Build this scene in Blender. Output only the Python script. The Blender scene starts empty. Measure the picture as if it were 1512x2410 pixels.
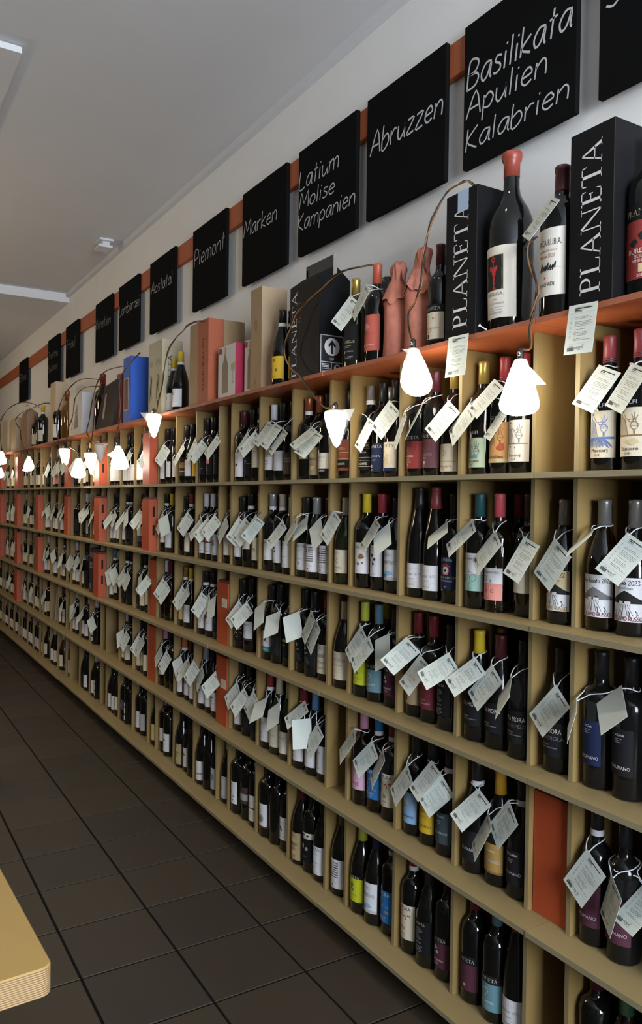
import bpy, math, random
from mathutils import Vector, Matrix
random.seed(7)
SC = bpy.context.scene
COL = SC.collection
PI = math.pi

# ------------------------------------------------------------------ camera, world, lights, exposure
F_PX, YAW, PITCH, ROLL = 1850.92, 0.5444, -0.0154, 0.0133
CAM = Vector((0.0, -1.3744, 1.4629))
_f = Vector((-math.cos(YAW)*math.cos(PITCH), math.sin(YAW)*math.cos(PITCH), math.sin(PITCH)))
_r = _f.cross(Vector((0, 0, 1))).normalized(); _u = _r.cross(_f)
RT = math.cos(ROLL)*_r + math.sin(ROLL)*_u
UP = -math.sin(ROLL)*_r + math.cos(ROLL)*_u
cam_d = bpy.data.cameras.new('camera'); cam = bpy.data.objects.new('camera', cam_d); COL.objects.link(cam)
cam_d.sensor_fit = 'HORIZONTAL'; cam_d.sensor_width = 36.0; cam_d.lens = F_PX/1512*36.0
cam_d.clip_start = 0.05
M = Matrix((RT, UP, -_f)).transposed().to_4x4(); M.translation = CAM
cam.matrix_world = M
SC.camera = cam

W = bpy.data.worlds.new('world'); SC.world = W; W.use_nodes = True
W.node_tree.nodes['Background'].inputs[0].default_value = (0.62, 0.72, 0.88, 1)
W.node_tree.nodes['Background'].inputs[1].default_value = 0.35

def area_light(name, loc, target, sx, sy, power, color, spread=180):
    d = bpy.data.lights.new(name, 'AREA'); d.shape = 'RECTANGLE'; d.size = sx; d.size_y = sy
    d.energy = power; d.color = color; d.spread = math.radians(spread)
    o = bpy.data.objects.new(name, d); COL.objects.link(o); o.location = loc
    o.rotation_euler = (Vector(target)-Vector(loc)).to_track_quat('-Z', 'Y').to_euler()
    return o
# daylight through the shop window behind the camera, cool
area_light('shop_window_daylight', (2.95, -1.10, 1.95), (-3, -1.10, 1.95), 2.0, 1.75, 400, (0.81, 0.895, 1.0))
# warm downlights in the ceiling along the shelf
def downlight(x, y, power, size=1.7):
    d = bpy.data.lights.new('aisle_downlight', 'SPOT'); d.energy = power; d.color = (1.0, 0.82, 0.57)
    d.spot_size = size; d.spot_blend = 0.9; d.shadow_soft_size = 0.05
    o = bpy.data.objects.new('aisle_downlight', d); COL.objects.link(o); o.location = (x, y, 3.17)
for x_, y_ in ((-.3, -.6), (-1.4, -.6), (-2.4, -.6), (-3.6, -.95), (-4.8, -.8), (-6.2, -.62)):
    downlight(x_, y_, 17 if x_ > -3 else 25)
# warm globe lamps deeper in the shop, over the tables
for x_, y_ in ((-5.2, -2.3), (-8.6, -2.0)):
    d = bpy.data.lights.new('globe_lamp', 'POINT'); d.energy = 30; d.color = (1.0, 0.80, 0.55); d.shadow_soft_size = 0.12
    o = bpy.data.objects.new('globe_lamp', d); COL.objects.link(o); o.location = (x_, y_, 2.25)
SC.view_settings.view_transform = 'Standard'; SC.view_settings.look = 'None'
SC.view_settings.exposure = 0.12; SC.view_settings.gamma = 1.0; SC.view_settings.use_curve_mapping = False

CY = SC.cycles
CY.max_bounces = 6; CY.diffuse_bounces = 3; CY.glossy_bounces = 3; CY.transmission_bounces = 6; CY.transparent_max_bounces = 4
CY.use_adaptive_sampling = True; CY.adaptive_threshold = 0.05
CY.caustics_reflective = False; CY.caustics_refractive = False

# ------------------------------------------------------------------ photograph geometry -> places
def _ray(px, py): return _f + RT*((px-756)/F_PX) - UP*((py-1205)/F_PX)
def at_y(px, py, y):
    d = _ray(px, py); return CAM + d*((y-CAM.y)/d.y)
def at_z(px, py, z):
    d = _ray(px, py); return CAM + d*((z-CAM.z)/d.z)
def proj(p):
    d = Vector(p)-CAM; k = d.dot(_f); return 756+F_PX*d.dot(RT)/k, 1205-F_PX*d.dot(UP)/k
def x_at(px, y, z):
    lo, hi = -40.0, 0.6
    for _ in range(50):
        m = (lo+hi)/2
        if proj((m, y, z))[0] > px: hi = m
        else: lo = m
    return lo

# ------------------------------------------------------------------ materials
MATS = {}
def _new(name):
    m = bpy.data.materials.new(name); m.use_nodes = True
    return m, m.node_tree.nodes, m.node_tree.links, m.node_tree.nodes['Principled BSDF']
def mat(name, col, rough=0.5, noise=0.0, scale=30.0, metal=0.0, spec=0.5, bump=0.0, emit=0.0, trans=0.0, ior=1.45, coat=0.0, stretch=None):
    if name in MATS: return MATS[name]
    m, N, L, b = _new(name)
    b.inputs['Base Color'].default_value = (*col, 1); b.inputs['Roughness'].default_value = rough
    b.inputs['Metallic'].default_value = metal; b.inputs['Specular IOR Level'].default_value = spec
    b.inputs['IOR'].default_value = ior; b.inputs['Transmission Weight'].default_value = trans
    b.inputs['Coat Weight'].default_value = coat
    if emit:
        b.inputs['Emission Color'].default_value = (*col, 1); b.inputs['Emission Strength'].default_value = emit
    if noise or bump:
        tc = N.new('ShaderNodeTexCoord'); mp = N.new('ShaderNodeMapping'); nz = N.new('ShaderNodeTexNoise')
        if stretch: mp.inputs['Scale'].default_value = stretch
        nz.inputs['Scale'].default_value = scale; nz.inputs['Detail'].default_value = 6
        L.new(tc.outputs['Object'], mp.inputs['Vector']); L.new(mp.outputs[0], nz.inputs['Vector'])
        if noise:
            cr = N.new('ShaderNodeMix'); cr.data_type = 'RGBA'
            cr.inputs['A'].default_value = (*[c*(1-noise) for c in col], 1)
            cr.inputs['B'].default_value = (*[min(1, c*(1+noise)) for c in col], 1)
            L.new(nz.outputs['Fac'], cr.inputs['Factor']); L.new(cr.outputs['Result'], b.inputs['Base Color'])
        if bump:
            bp = N.new('ShaderNodeBump'); bp.inputs['Strength'].default_value = bump; bp.inputs['Distance'].default_value = 0.002
            L.new(nz.outputs['Fac'], bp.inputs['Height']); L.new(bp.outputs[0], b.inputs['Normal'])
    MATS[name] = m; return m
def ply_edge(name, a, c, sc, axis='Z'):
    m, N, L, b = _new(name)
    tc = N.new('ShaderNodeTexCoord'); wv = N.new('ShaderNodeTexWave'); wv.bands_direction = axis
    wv.inputs['Scale'].default_value = sc; wv.inputs['Distortion'].default_value = 0.6
    wv.inputs['Detail'].default_value = 3; wv.inputs['Detail Scale'].default_value = 4
    mp = N.new('ShaderNodeMapping'); mp.inputs['Scale'].default_value = (0.02, 0.02, 1) if axis == 'Z' else (1, 0.02, 0.02)
    L.new(tc.outputs['Object'], mp.inputs['Vector']); L.new(mp.outputs[0], wv.inputs['Vector'])
    mx = N.new('ShaderNodeMix'); mx.data_type = 'RGBA'
    mx.inputs['A'].default_value = (*a, 1); mx.inputs['B'].default_value = (*c, 1)
    L.new(wv.outputs['Fac'], mx.inputs['Factor']); L.new(mx.outputs['Result'], b.inputs['Base Color'])
    b.inputs['Roughness'].default_value = 0.6
    MATS[name] = m; return m
WALL = mat('wall_paint', (0.89, 0.88, 0.85), 0.9, 0.03, 6, bump=0.15)
FARWALL = mat('dark_shop_side', (0.10, 0.075, 0.055), 0.8, 0.3, 3)
CEIL = mat('ceiling_paint', (0.74, 0.745, 0.76), 0.9, 0.03, 4, bump=0.1)
WHITE = mat('white_gloss', (0.75, 0.76, 0.80), 0.5)
MDF = mat('birch_panel', (0.255, 0.168, 0.058), 0.55, 0.22, 7, bump=0.05, stretch=(1, 1, 0.25))
SHELF = mat('shelf_board_wood', (0.275, 0.205, 0.092), 0.5, 0.22, 5, bump=0.05, stretch=(0.25, 1, 1))
REDWOOD = mat('red_stained_board', (0.41, 0.105, 0.035), 0.45, 0.3, 9, bump=0.05, stretch=(0.15, 1, 1))
PLYE = ply_edge('ply_edge', (0.20, 0.17, 0.10), (0.30, 0.26, 0.155), 120)
PLYX = ply_edge('ply_edge_upright', (0.22, 0.175, 0.085), (0.31, 0.25, 0.13), 90, 'X')
REDE = ply_edge('red_ply_edge', (0.26, 0.075, 0.04), (0.40, 0.13, 0.06), 120)
TABLE_EDGE = ply_edge('table_ply_edge', (0.16, 0.085, 0.035), (0.46, 0.32, 0.15), 95)
TABLE = mat('table_birch', (0.36, 0.235, 0.075), 0.4, 0.15, 5, stretch=(0.3, 1, 1))
BACKP = mat('shade_dark_back', (0.055, 0.042, 0.026), 0.7, 0.2, 5)  # near-black base colour puts the deep compartment shade into the back panel
DARK = mat('plinth_dark', (0.03, 0.028, 0.025), 0.8)
TILE = mat('floor_tile', (0.040, 0.031, 0.021), 0.5, 0.30, 3.5, bump=0.12)
GROUT = mat('grout', (0.006, 0.0055, 0.005), 0.95, 0.2, 40, spec=0.1)
ORANGE = mat('orange_red_paint', (0.42, 0.07, 0.022), 0.5, 0.12, 8)
SLOT = mat('slot_black', (0.01, 0.008, 0.006), 0.9)
STRIP = mat('red_rail_paint', (0.46, 0.125, 0.045), 0.55, 0.12, 6)
BOARD = mat('blackboard_paint', (0.006, 0.006, 0.006), 0.85, 0.25, 9, spec=0.06)
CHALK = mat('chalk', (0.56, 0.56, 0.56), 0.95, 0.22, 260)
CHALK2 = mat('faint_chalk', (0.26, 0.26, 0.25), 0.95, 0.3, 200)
BLKCARD = mat('black_card', (0.007, 0.007, 0.008), 0.5, spec=0.16)
CARD = mat('tag_card', (0.60, 0.65, 0.60), 0.7, 0.04, 20)
INK = mat('tag_ink', (0.03, 0.03, 0.03), 0.7)
INK2 = mat('tag_faint_ink', (0.28, 0.30, 0.28), 0.7)
BAND = mat('elastic_band', (0.72, 0.74, 0.76), 0.6)
GLASS = {
 'k': mat('dark_bottle_glass', (0.004, 0.0045, 0.004), 0.06, spec=0.6),
 'g': mat('green_bottle_glass', (0.012, 0.016, 0.006), 0.06, spec=0.6),
 'm': mat('smoky_bottle_glass', (0.006, 0.006, 0.006), 0.12, spec=0.4),
 'r': mat('rose_wine_glass', (0.62, 0.30, 0.15), 0.0, trans=1.0, ior=1.12, coat=1.0),
 'p': mat('pink_wine_glass', (0.45, 0.10, 0.08), 0.0, trans=1.0, ior=1.12, coat=1.0),
 'w': mat('white_wine_glass', (0.66, 0.55, 0.30), 0.0, trans=1.0, ior=1.12, coat=1.0),
 'a': mat('amber_wine_glass', (0.55, 0.36, 0.10), 0.0, trans=1.0, ior=1.12, coat=1.0)}
CAPC = {'black': (.012, .012, .013), 'gray': (.14, .13, .12), 'pewter': (.22, .21, .20), 'gold': (.34, .24, .06), 'rose': (.24, .042, .047),
 'red': (.27, .03, .038), 'crimson': (.33, .035, .055), 'darkred': (.14, .015, .018), 'maroon': (.07, .012, .018), 'plum': (.06, .02, .045),
 'copper': (.30, .09, .04), 'white': (.62, .62, .66), 'cream': (.55, .50, .38), 'teal': (.02, .075, .08), 'coral': (.50, .08, .10),
 'brown': (.055, .038, .028), 'yellow': (.62, .46, .03), 'lime': (.44, .50, .06), 'bluegray': (.10, .20, .26), 'navy': (.012, .014, .04),
 'lightblue': (.12, .30, .58), 'blue': (.02, .16, .40), 'pink': (.62, .28, .42), 'amber': (.62, .33, .03), 'orange': (.55, .17, .06),
 'orangered': (.46, .085, .045), 'green': (.05, .13, .07), 'silver': (.42, .43, .46), 'lilac': (.40, .28, .42)}
def capmat(n):
    metal = 0.5 if n in ('copper', 'silver', 'pewter', 'gold') else 0.0
    return mat('capsule_'+n, CAPC[n], 0.34 if metal else 0.4, metal=metal)
PAPERC = {'white': (.64, .64, .66), 'cream': (.62, .56, .43), 'ivory': (.66, .62, .54), 'tan': (.36, .27, .15), 'black': (.009, .009, .010), 'navy': (.013, .02, .055),
 'slate': (.05, .07, .085), 'plum': (.085, .028, .045), 'maroon': (.15, .022, .035), 'lime': (.48, .52, .02), 'bluegray': (.12, .24, .29), 'sky': (.26, .43, .68),
 'yellow': (.64, .42, .03), 'blue': (.018, .15, .40), 'pink': (.62, .38, .50), 'salmon': (.66, .26, .22), 'mint': (.30, .48, .42), 'teal': (.04, .22, .26),
 'orange': (.52, .28, .10), 'redface': (.24, .032, .03), 'purpleface': (.11, .045, .055), 'brown': (.07, .045, .035), 'rust': (.20, .05, .03), 'gold': (.36, .22, .06),
 'gray': (.30, .30, .31), 'charcoal': (.014, .014, .016), 'red': (.42, .03, .03), 'coral': (.50, .11, .08), 'green': (.12, .19, .10), 'violet': (.07, .06, .16),
 'magenta': (.20, .03, .13), 'ink': (.02, .02, .02), 'midgray': (.16, .16, .165), 'lightgray': (.45, .45, .46), 'wine': (.20, .03, .05), 'brownink': (.22, .12, .05),
 'blueink': (.10, .17, .38), 'palegreen': (.38, .45, .30), 'sand': (.52, .42, .24), 'rustink': (.38, .08, .04), 'offink': (.30, .28, .25), 'face': (.07, .055, .03)}
def paper(n): return mat('paper_'+n, PAPERC[n], 0.65, spec=0.15 if max(PAPERC[n]) < .1 else 0.35)

# ------------------------------------------------------------------ mesh helpers
class MB:
    """collects vertices and faces with material indices, links as ONE mesh object"""
    def __init__(s): s.v, s.f, s.mi, s.sm = [], [], [], []
    def face(s, pts, mi=0, smooth=False):
        b = len(s.v); s.v += [tuple(p) for p in pts]; s.f.append(tuple(range(b, b+len(pts)))); s.mi.append(mi); s.sm.append(smooth)
    def box(s, x0, x1, y0, y1, z0, z1, mi=0, front=None, top=None, right=None):
        b = len(s.v)
        s.v += [(x, y, z) for z in (z0, z1) for y in (y0, y1) for x in (x0, x1)]
        for q, m in (((0, 2, 3, 1), mi), ((4, 5, 7, 6), mi if top is None else top), ((0, 1, 5, 4), mi if front is None else front), ((2, 6, 7, 3), mi), ((0, 4, 6, 2), mi), ((1, 3, 7, 5), mi if right is None else right)):
            s.f.append(tuple(b+i for i in q)); s.mi.append(m); s.sm.append(False)
    def lathe(s, prof, n=20, mi=0, c=(0, 0, 0), warp=None):
        b = len(s.v); k = len(prof)
        for (r, z) in prof:
            for i in range(n):
                a = 2*PI*i/n; p = (r*math.cos(a), r*math.sin(a), z)
                if warp: p = warp(p, a)
                s.v.append((p[0]+c[0], p[1]+c[1], p[2]+c[2]))
        for j in range(k-1):
            for i in range(n):
                s.f.append((b+j*n+i, b+j*n+(i+1) % n, b+(j+1)*n+(i+1) % n, b+(j+1)*n+i)); s.mi.append(mi); s.sm.append(True)
        if prof[0][0] > 1e-4: s.f.append(tuple(b+i for i in reversed(range(n)))); s.mi.append(mi); s.sm.append(False)
        if prof[-1][0] > 1e-4: s.f.append(tuple(b+(k-1)*n+i for i in range(n))); s.mi.append(mi); s.sm.append(False)
    def tube(s, pts, r, n=5, mi=0, closed=False):
        pts = [Vector(p) for p in pts]; k = len(pts); b = len(s.v)
        for i, p in enumerate(pts):
            if closed: t = pts[(i+1) % k]-pts[i-1]
            else: t = pts[min(i+1, k-1)]-pts[max(i-1, 0)]
            if t.length < 1e-9: t = Vector((0, 0, 1))
            t.normalize(); a = t.cross(Vector((0.31, 0.11, 0.94)))
            if a.length < 1e-3: a = t.cross(Vector((1, 0, 0)))
            a.normalize(); c = t.cross(a)
            for j in range(n):
                w = 2*PI*j/n; s.v.append(tuple(p+a*(r*math.cos(w))+c*(r*math.sin(w))))
        for i in range(k if closed else k-1):
            for j in range(n):
                i2 = (i+1) % k
                s.f.append((b+i*n+j, b+i*n+(j+1) % n, b+i2*n+(j+1) % n, b+i2*n+j)); s.mi.append(mi); s.sm.append(True)
    def ribbon(s, pts, w, mi=0, f=None):
        """flat stroke in the (u, v) plane; f maps (u, v) to a 3-D point"""
        pts = [q for k, q in enumerate(pts) if k == 0 or math.hypot(q[0]-pts[k-1][0], q[1]-pts[k-1][1]) > w*.05]
        n = len(pts); L = []
        for i in range(n):
            (a, b), (c, d) = pts[max(i-1, 0)], pts[min(i+1, n-1)]
            l = math.hypot(c-a, d-b) or 1e-6; nx, ny = -(d-b)/l*w/2, (c-a)/l*w/2
            L.append(((pts[i][0]+nx, pts[i][1]+ny), (pts[i][0]-nx, pts[i][1]-ny)))
        for (p0, p1), (q0, q1) in zip(L, L[1:]): s.face([f(*p0), f(*q0), f(*q1), f(*p1)], mi)
    def mesh(s, name, mats):
        me = bpy.data.meshes.new(name); me.from_pydata(s.v, [], s.f)
        for m in mats: me.materials.append(m)
        me.polygons.foreach_set('material_index', s.mi); me.polygons.foreach_set('use_smooth', s.sm)
        me.update(); return me
    def build(s, name, mats, parent=None, loc=None):
        if not isinstance(mats, (list, tuple)): mats = [mats]
        return link(name, s.mesh(name, mats), parent, loc)
def link(name, me, parent=None, loc=None, m=None):
    o = bpy.data.objects.new(name, me); COL.objects.link(o)
    if parent is not None: o.parent = parent
    if loc is not None: o.location = loc
    if m is not None:
        o.material_slots[0].link = 'OBJECT'; o.material_slots[0].material = m
    return o
def tag(o, label=None, cat=None, group=None, kind=None):
    if label: o['label'] = label
    if cat: o['category'] = cat
    if group: o['group'] = group
    if kind: o['kind'] = kind
    return o
def empty(name, loc, rz=0.0):
    o = bpy.data.objects.new(name, None); COL.objects.link(o); o.location = loc; o.rotation_euler = (0, 0, rz)
    o.empty_display_size = 0.05; return o
def smooth_path(pts, n=6, closed=False):
    pts = [Vector(p) for p in pts]; k = len(pts); out = []
    for i in range(k if closed else k-1):
        if closed: p0, p1, p2, p3 = pts[i-1], pts[i], pts[(i+1) % k], pts[(i+2) % k]
        else: p0, p1, p2, p3 = pts[max(i-1, 0)], pts[i], pts[i+1], pts[min(i+2, k-1)]
        for j in range(n):
            t = j/n
            out.append(0.5*((2*p1)+(p2-p0)*t+(2*p0-5*p1+4*p2-p3)*t*t+(3*p1-p0-3*p2+p3)*t**3))
    if not closed: out.append(pts[-1])
    return out

# ------------------------------------------------------------------ lettering
HAND = {
'A': (.7, [[(0, 0), (.38, 1), (.7, 0)], [(.15, .36), (.6, .36)]]), 'B': (.6, [[(0, 0), (.02, 1), (.4, .97), (.5, .8), (.38, .58), (.02, .52)], [(.02, .52), (.45, .47), (.57, .25), (.4, .03), (0, 0)]]),
'C': (.6, [[(.55, .85), (.35, 1), (.08, .75), (0, .4), (.15, .05), (.4, 0), (.57, .15)]]), 'E': (.5, [[(.5, 1), (0, 1), (0, 0), (.5, 0)], [(0, .52), (.4, .52)]]),
'F': (.5, [[(.5, 1), (0, .97), (0, 0)], [(0, .52), (.38, .54)]]), 'G': (.65, [[(.55, .85), (.35, 1), (.08, .75), (0, .4), (.15, .05), (.45, .02), (.6, .2), (.6, .42), (.35, .42)]]),
'I': (.15, [[(.05, 0), (.05, 1)]]), 'K': (.55, [[(0, 0), (0, 1)], [(.5, 1), (.02, .45), (.55, 0)]]), 'L': (.5, [[(0, 1), (0, 0), (.5, .03)]]),
'M': (.8, [[(0, 0), (.1, 1), (.4, .3), (.7, 1), (.8, 0)]]), 'N': (.6, [[(0, 0), (.02, 1), (.55, 0), (.58, 1)]]), 'O': (.65, [[(.3, 1), (.05, .75), (0, .4), (.2, .02), (.45, .05), (.62, .45), (.55, .85), (.3, 1)]]),
'P': (.52, [[(0, 0), (0, 1), (.42, .95), (.52, .73), (.4, .5), (0, .44)]]), 'R': (.55, [[(0, 0), (0, 1), (.42, .95), (.5, .73), (.36, .52), (0, .46)], [(.2, .48), (.55, 0)]]),
'S': (.52, [[(.5, .85), (.3, 1), (.08, .85), (.1, .62), (.4, .42), (.5, .2), (.3, 0), (0, .12)]]), 'T': (.6, [[(0, 1), (.6, 1)], [(.3, 1), (.3, 0)]]), 'U': (.55, [[(0, 1), (0, .25), (.2, 0), (.45, .1), (.55, .4), (.55, 1)]]),
'V': (.6, [[(0, 1), (.28, 0), (.6, 1)]]), 'a': (.5, [[(.45, .58), (.2, .6), (0, .32), (.1, .02), (.32, .12), (.47, .58), (.46, .1), (.54, 0)]]),
'b': (.46, [[(0, 1), (0, 0), (.3, .02), (.45, .3), (.3, .58), (.02, .42)]]), 'c': (.42, [[(.4, .52), (.2, .6), (0, .3), (.15, 0), (.42, .08)]]),
'd': (.5, [[(.45, .5), (.2, .58), (0, .28), (.15, 0), (.44, .2), (.47, 1), (.47, 0)]]), 'e': (.45, [[(.03, .3), (.42, .36), (.3, .6), (.08, .5), (0, .2), (.18, 0), (.43, .1)]]),
'f': (.32, [[(.35, .95), (.18, .95), (.12, 0)], [(0, .55), (.3, .55)]]), 'g': (.48, [[(.45, .55), (.15, .58), (0, .3), (.15, .05), (.43, .3), (.46, .58), (.44, -.25), (.1, -.3)]]), 'h': (.45, [[(0, 1), (0, 0)], [(0, .4), (.25, .6), (.43, .45), (.44, 0)]]),
'i': (.14, [[(.04, .58), (.04, 0)], [(.06, .8), (.09, .86)]]), 'j': (.2, [[(.12, .58), (.1, -.2), (0, -.25)], [(.14, .8), (.17, .86)]]), 'k': (.45, [[(0, 1), (0, 0)], [(.4, .6), (.02, .25), (.45, 0)]]), 'l': (.14, [[(.05, 1), (.05, 0)]]),
'm': (.75, [[(0, 0), (.02, .58)], [(.02, .42), (.22, .6), (.35, .45), (.35, 0)], [(.35, .42), (.55, .6), (.7, .45), (.72, 0)]]), 'n': (.46, [[(0, 0), (.02, .58)], [(.02, .38), (.26, .6), (.42, .45), (.44, 0)]]),
'o': (.47, [[(.22, .6), (.02, .4), (.05, .1), (.25, 0), (.45, .25), (.4, .52), (.22, .6)]]), 'p': (.46, [[(0, .58), (0, -.38)], [(0, .42), (.25, .6), (.45, .35), (.3, .04), (.02, .1)]]),
'r': (.36, [[(0, .58), (.02, 0)], [(.02, .36), (.2, .58), (.36, .56)]]), 's': (.38, [[(.36, .54), (.15, .6), (.06, .42), (.3, .28), (.34, .1), (.15, 0), (0, .06)]]), 't': (.34, [[(.16, .95), (.14, 0)], [(0, .62), (.34, .66)]]),
'u': (.47, [[(0, .58), (.02, .15), (.18, 0), (.42, .3), (.44, .58), (.45, .08), (.5, 0)]]), 'v': (.42, [[(0, .58), (.2, 0), (.42, .58)]]), 'y': (.45, [[(0, .58), (.2, .05)], [(.43, .58), (.1, -.35)]]), 'z': (.44, [[(.02, .57), (.42, .58), (0, .02), (.44, .03)]]),
'x': (.42, [[(0, .58), (.42, 0)], [(.42, .58), (0, 0)]]), '0': (.5, [[(.25, 1), (.03, .7), (.05, .2), (.25, 0), (.47, .3), (.45, .8), (.25, 1)]]), '1': (.25, [[(0, .75), (.15, 1), (.15, 0)]]), '2': (.5, [[(.02, .8), (.25, 1), (.45, .8), (.35, .5), (0, 0), (.5, .02)]]),
'3': (.48, [[(.02, .92), (.3, 1), (.42, .78), (.2, .55), (.46, .3), (.3, 0), (0, .1)]]), '4': (.5, [[(.35, 0), (.35, 1), (0, .3), (.5, .3)]]), '6': (.48, [[(.4, 1), (.1, .6), (.02, .2), (.25, 0), (.46, .25), (.3, .5), (.05, .3)]]), ' ': (.3, []), '.': (.1, [[(.04, 0), (.06, .06)]])}
HAND['ü'] = (.47, HAND['u'][1]+[[(.1, .8), (.12, .86)], [(.32, .8), (.34, .86)]]); HAND['ß'] = HAND['B']
def hand_lines(txt, gap=.13):
    x = 0; out = []
    for ch in txt:
        w, st = HAND.get(ch, HAND['o'])
        for s_ in st: out.append([(x+a, b) for a, b in s_])
        x += w+gap
    return out, x-gap
def smooth2(pl):
    if len(pl) < 3: return pl
    p = smooth_path([(a, b, 0) for a, b in pl], 3); return [(q.x, q.y) for q in p]
# Roman capitals built from stems, hairlines and serifs: list of polygons, cap height 1
def _rc(x0, x1, y0, y1): return [(x0, y0), (x1, y0), (x1, y1), (x0, y1)]
def _arc(cx, cy, rx, ry, tx, ty, a0, a1, n=10):
    P = []
    for i in range(n):
        t0, t1 = a0+(a1-a0)*i/n, a0+(a1-a0)*(i+1)/n
        P.append([(cx+rx*math.cos(t0), cy+ry*math.sin(t0)), (cx+rx*math.cos(t1), cy+ry*math.sin(t1)), (cx+(rx-tx)*math.cos(t1), cy+(ry-ty)*math.sin(t1)), (cx+(rx-tx)*math.cos(t0), cy+(ry-ty)*math.sin(t0))])
    return P
ST, HL, SF = .115, .045, .035
SERIF = {
'P': (.60, [_rc(.1, .1+ST, 0, 1), _rc(0, .34, 0, SF), _rc(0, .2, 1-SF, 1), _rc(.2, .34, 1-HL, 1), _rc(.2, .34, .46, .46+HL)]+_arc(.34, .73, .25, .27, .105, HL, -PI/2, PI/2)),
'L': (.58, [_rc(.1, .1+ST, 0, 1), _rc(0, .32, 1-SF, 1), _rc(0, .56, 0, HL), [(.5, 0), (.56, 0), (.6, .25), (.57, .25)]]),
'A': (.84, [[(.4, 1), (.46, 1), (.8, 0), (.67, 0)], [(.4, 1), (.44, .94), (.13, 0), (.08, 0)], _rc(.2, .66, .34, .34+HL), _rc(0, .25, 0, SF), _rc(.58, .88, 0, SF)]),
'N': (.9, [_rc(.1, .1+HL, 0, 1), _rc(.74, .74+HL, 0, 1), [(.08, 1), (.2, 1), (.79, 0), (.72, 0)], _rc(0, .25, 0, SF), _rc(.64, .88, 1-SF, 1), _rc(0, .15, 1-SF, 1)]),
'E': (.62, [_rc(.1, .1+ST, 0, 1), _rc(0, .54, 0, HL), _rc(0, .52, 1-HL, 1), _rc(.2, .42, .5, .5+HL), [(.49, 0), (.54, 0), (.58, .24), (.55, .24)], [(.48, 1), (.52, 1), (.54, .78), (.51, .78)], _rc(.4, .44, .42, .63)]),
'T': (.66, [_rc(.31, .31+ST, 0, 1), _rc(.04, .7, 1-HL, 1), _rc(.22, .52, 0, SF), [(0, .76), (.03, .76), (.08, 1), (.03, 1)], [(.74, .76), (.71, .76), (.66, 1), (.71, 1)]])}
def serif_polys(txt, gap=.06):
    x = 0; out = []
    for ch in txt:
        w, ps = SERIF[ch]
        for p in ps: out.append([(x+a, b) for a, b in p])
        x += w+gap
    return out, x-gap
TXT = {}
def sans(txt):
    """(triangles, width) of a text in the built-in font, cap height 1"""
    if txt in TXT: return TXT[txt]
    cu = bpy.data.curves.new('lettering', 'FONT'); cu.body = txt; cu.size = 1.0; cu.resolution_u = 2
    ob = bpy.data.objects.new('lettering', cu)
    me = bpy.data.meshes.new_from_object(ob)
    k = 1/0.73
    tr = [[(me.vertices[i].co.x*k, me.vertices[i].co.y*k) for i in p.vertices] for p in me.polygons]
    w = max([q[0] for t in tr for q in t] or [0])
    bpy.data.objects.remove(ob); bpy.data.curves.remove(cu); bpy.data.meshes.remove(me)
    TXT[txt] = (tr, w); return TXT[txt]
def put_text(mb, txt, u, v, h, f, mi=0, font='sans', width=None, align='c', rot=0.0, weight=.1, slant=0.0):
    """lay a text with cap height h, baseline at (u, v), through the map f(u, v)"""
    if font == 'hand':
        ls, w = hand_lines(txt)
    elif font == 'serif': ps, w = serif_polys(txt)
    else: ps, w = sans(txt)
    sx = h if width is None else width/max(w, 1e-6)
    off = {'c': -w*sx/2, 'l': 0.0, 'r': -w*sx}[align]
    c, s_ = math.cos(rot), math.sin(rot)
    def T(p):
        a, b = p[0]*sx+off+p[1]*h*slant, p[1]*h; return (u+a*c-b*s_, v+a*s_+b*c)
    if font == 'hand':
        for l in ls: mb.ribbon([T(p) for p in smooth2(l)], h*weight, mi, f)
    else:
        for p in ps: mb.face([f(*T(q)) for q in p], mi)

# ------------------------------------------------------------------ the room
WALL_Y, CEIL_Z, DROP_X, DROP_Z = 0.27, 3.205, -6.96, 3.13
XL, XR, YF = -11.0, 2.7, -4.2
def struct(name, mb, mats, parent=None):
    o = mb.build(name, mats, parent)
    if parent is None: o['kind'] = 'structure'
    return o
b = MB(); b.box(XL, XR, WALL_Y, WALL_Y+.1, 0, CEIL_Z); struct('wall_back', b, WALL)
b = MB(); b.box(XL, XR, YF-.1, YF, 0, CEIL_Z); struct('wall_front', b, FARWALL)
b = MB(); b.box(XL-.1, XL, YF, WALL_Y, 0, CEIL_Z); struct('wall_left', b, FARWALL)
b = MB()   # the shop-window wall behind the camera, with its opening
b.box(XR, XR+.15, YF, WALL_Y, 0, 1.08); b.box(XR, XR+.15, YF, WALL_Y, 2.82, CEIL_Z)
b.box(XR, XR+.15, YF, -2.05, 1.08, 2.82); b.box(XR, XR+.15, -.15, WALL_Y, 1.08, 2.82)
struct('wall_right', b, WALL)
wf = MB(); wf.box(XR+.04, XR+.1, -2.05, -1.99, 1.08, 2.82); wf.box(XR+.04, XR+.1, -.21, -.15, 1.08, 2.82)
wf.box(XR+.04, XR+.1, -1.99, -.21, 1.08, 1.14); wf.box(XR+.04, XR+.1, -1.99, -.21, 2.76, 2.82)
win = struct('window_1', wf, WHITE)
for yy in (-1.4, -.8):
    b = MB(); b.box(XR+.045, XR+.095, yy-.035, yy+.035, 1.14, 2.76); struct('mullion', b, WHITE, win)
b = MB(); b.box(XR+.045, XR+.095, -1.99, -.21, 2.2, 2.25); struct('transom', b, WHITE, win)
b = MB(); b.box(DROP_X, XR, YF, WALL_Y, CEIL_Z, CEIL_Z+.08); struct('ceiling', b, CEIL)
b = MB(); b.box(XL, DROP_X, YF, WALL_Y, DROP_Z, CEIL_Z+.08); struct('ceiling_lowered', b, [CEIL])
b = MB(); b.box(DROP_X, DROP_X+.012, YF, WALL_Y, DROP_Z, CEIL_Z); struct('trim_1', b, WHITE)
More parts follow.
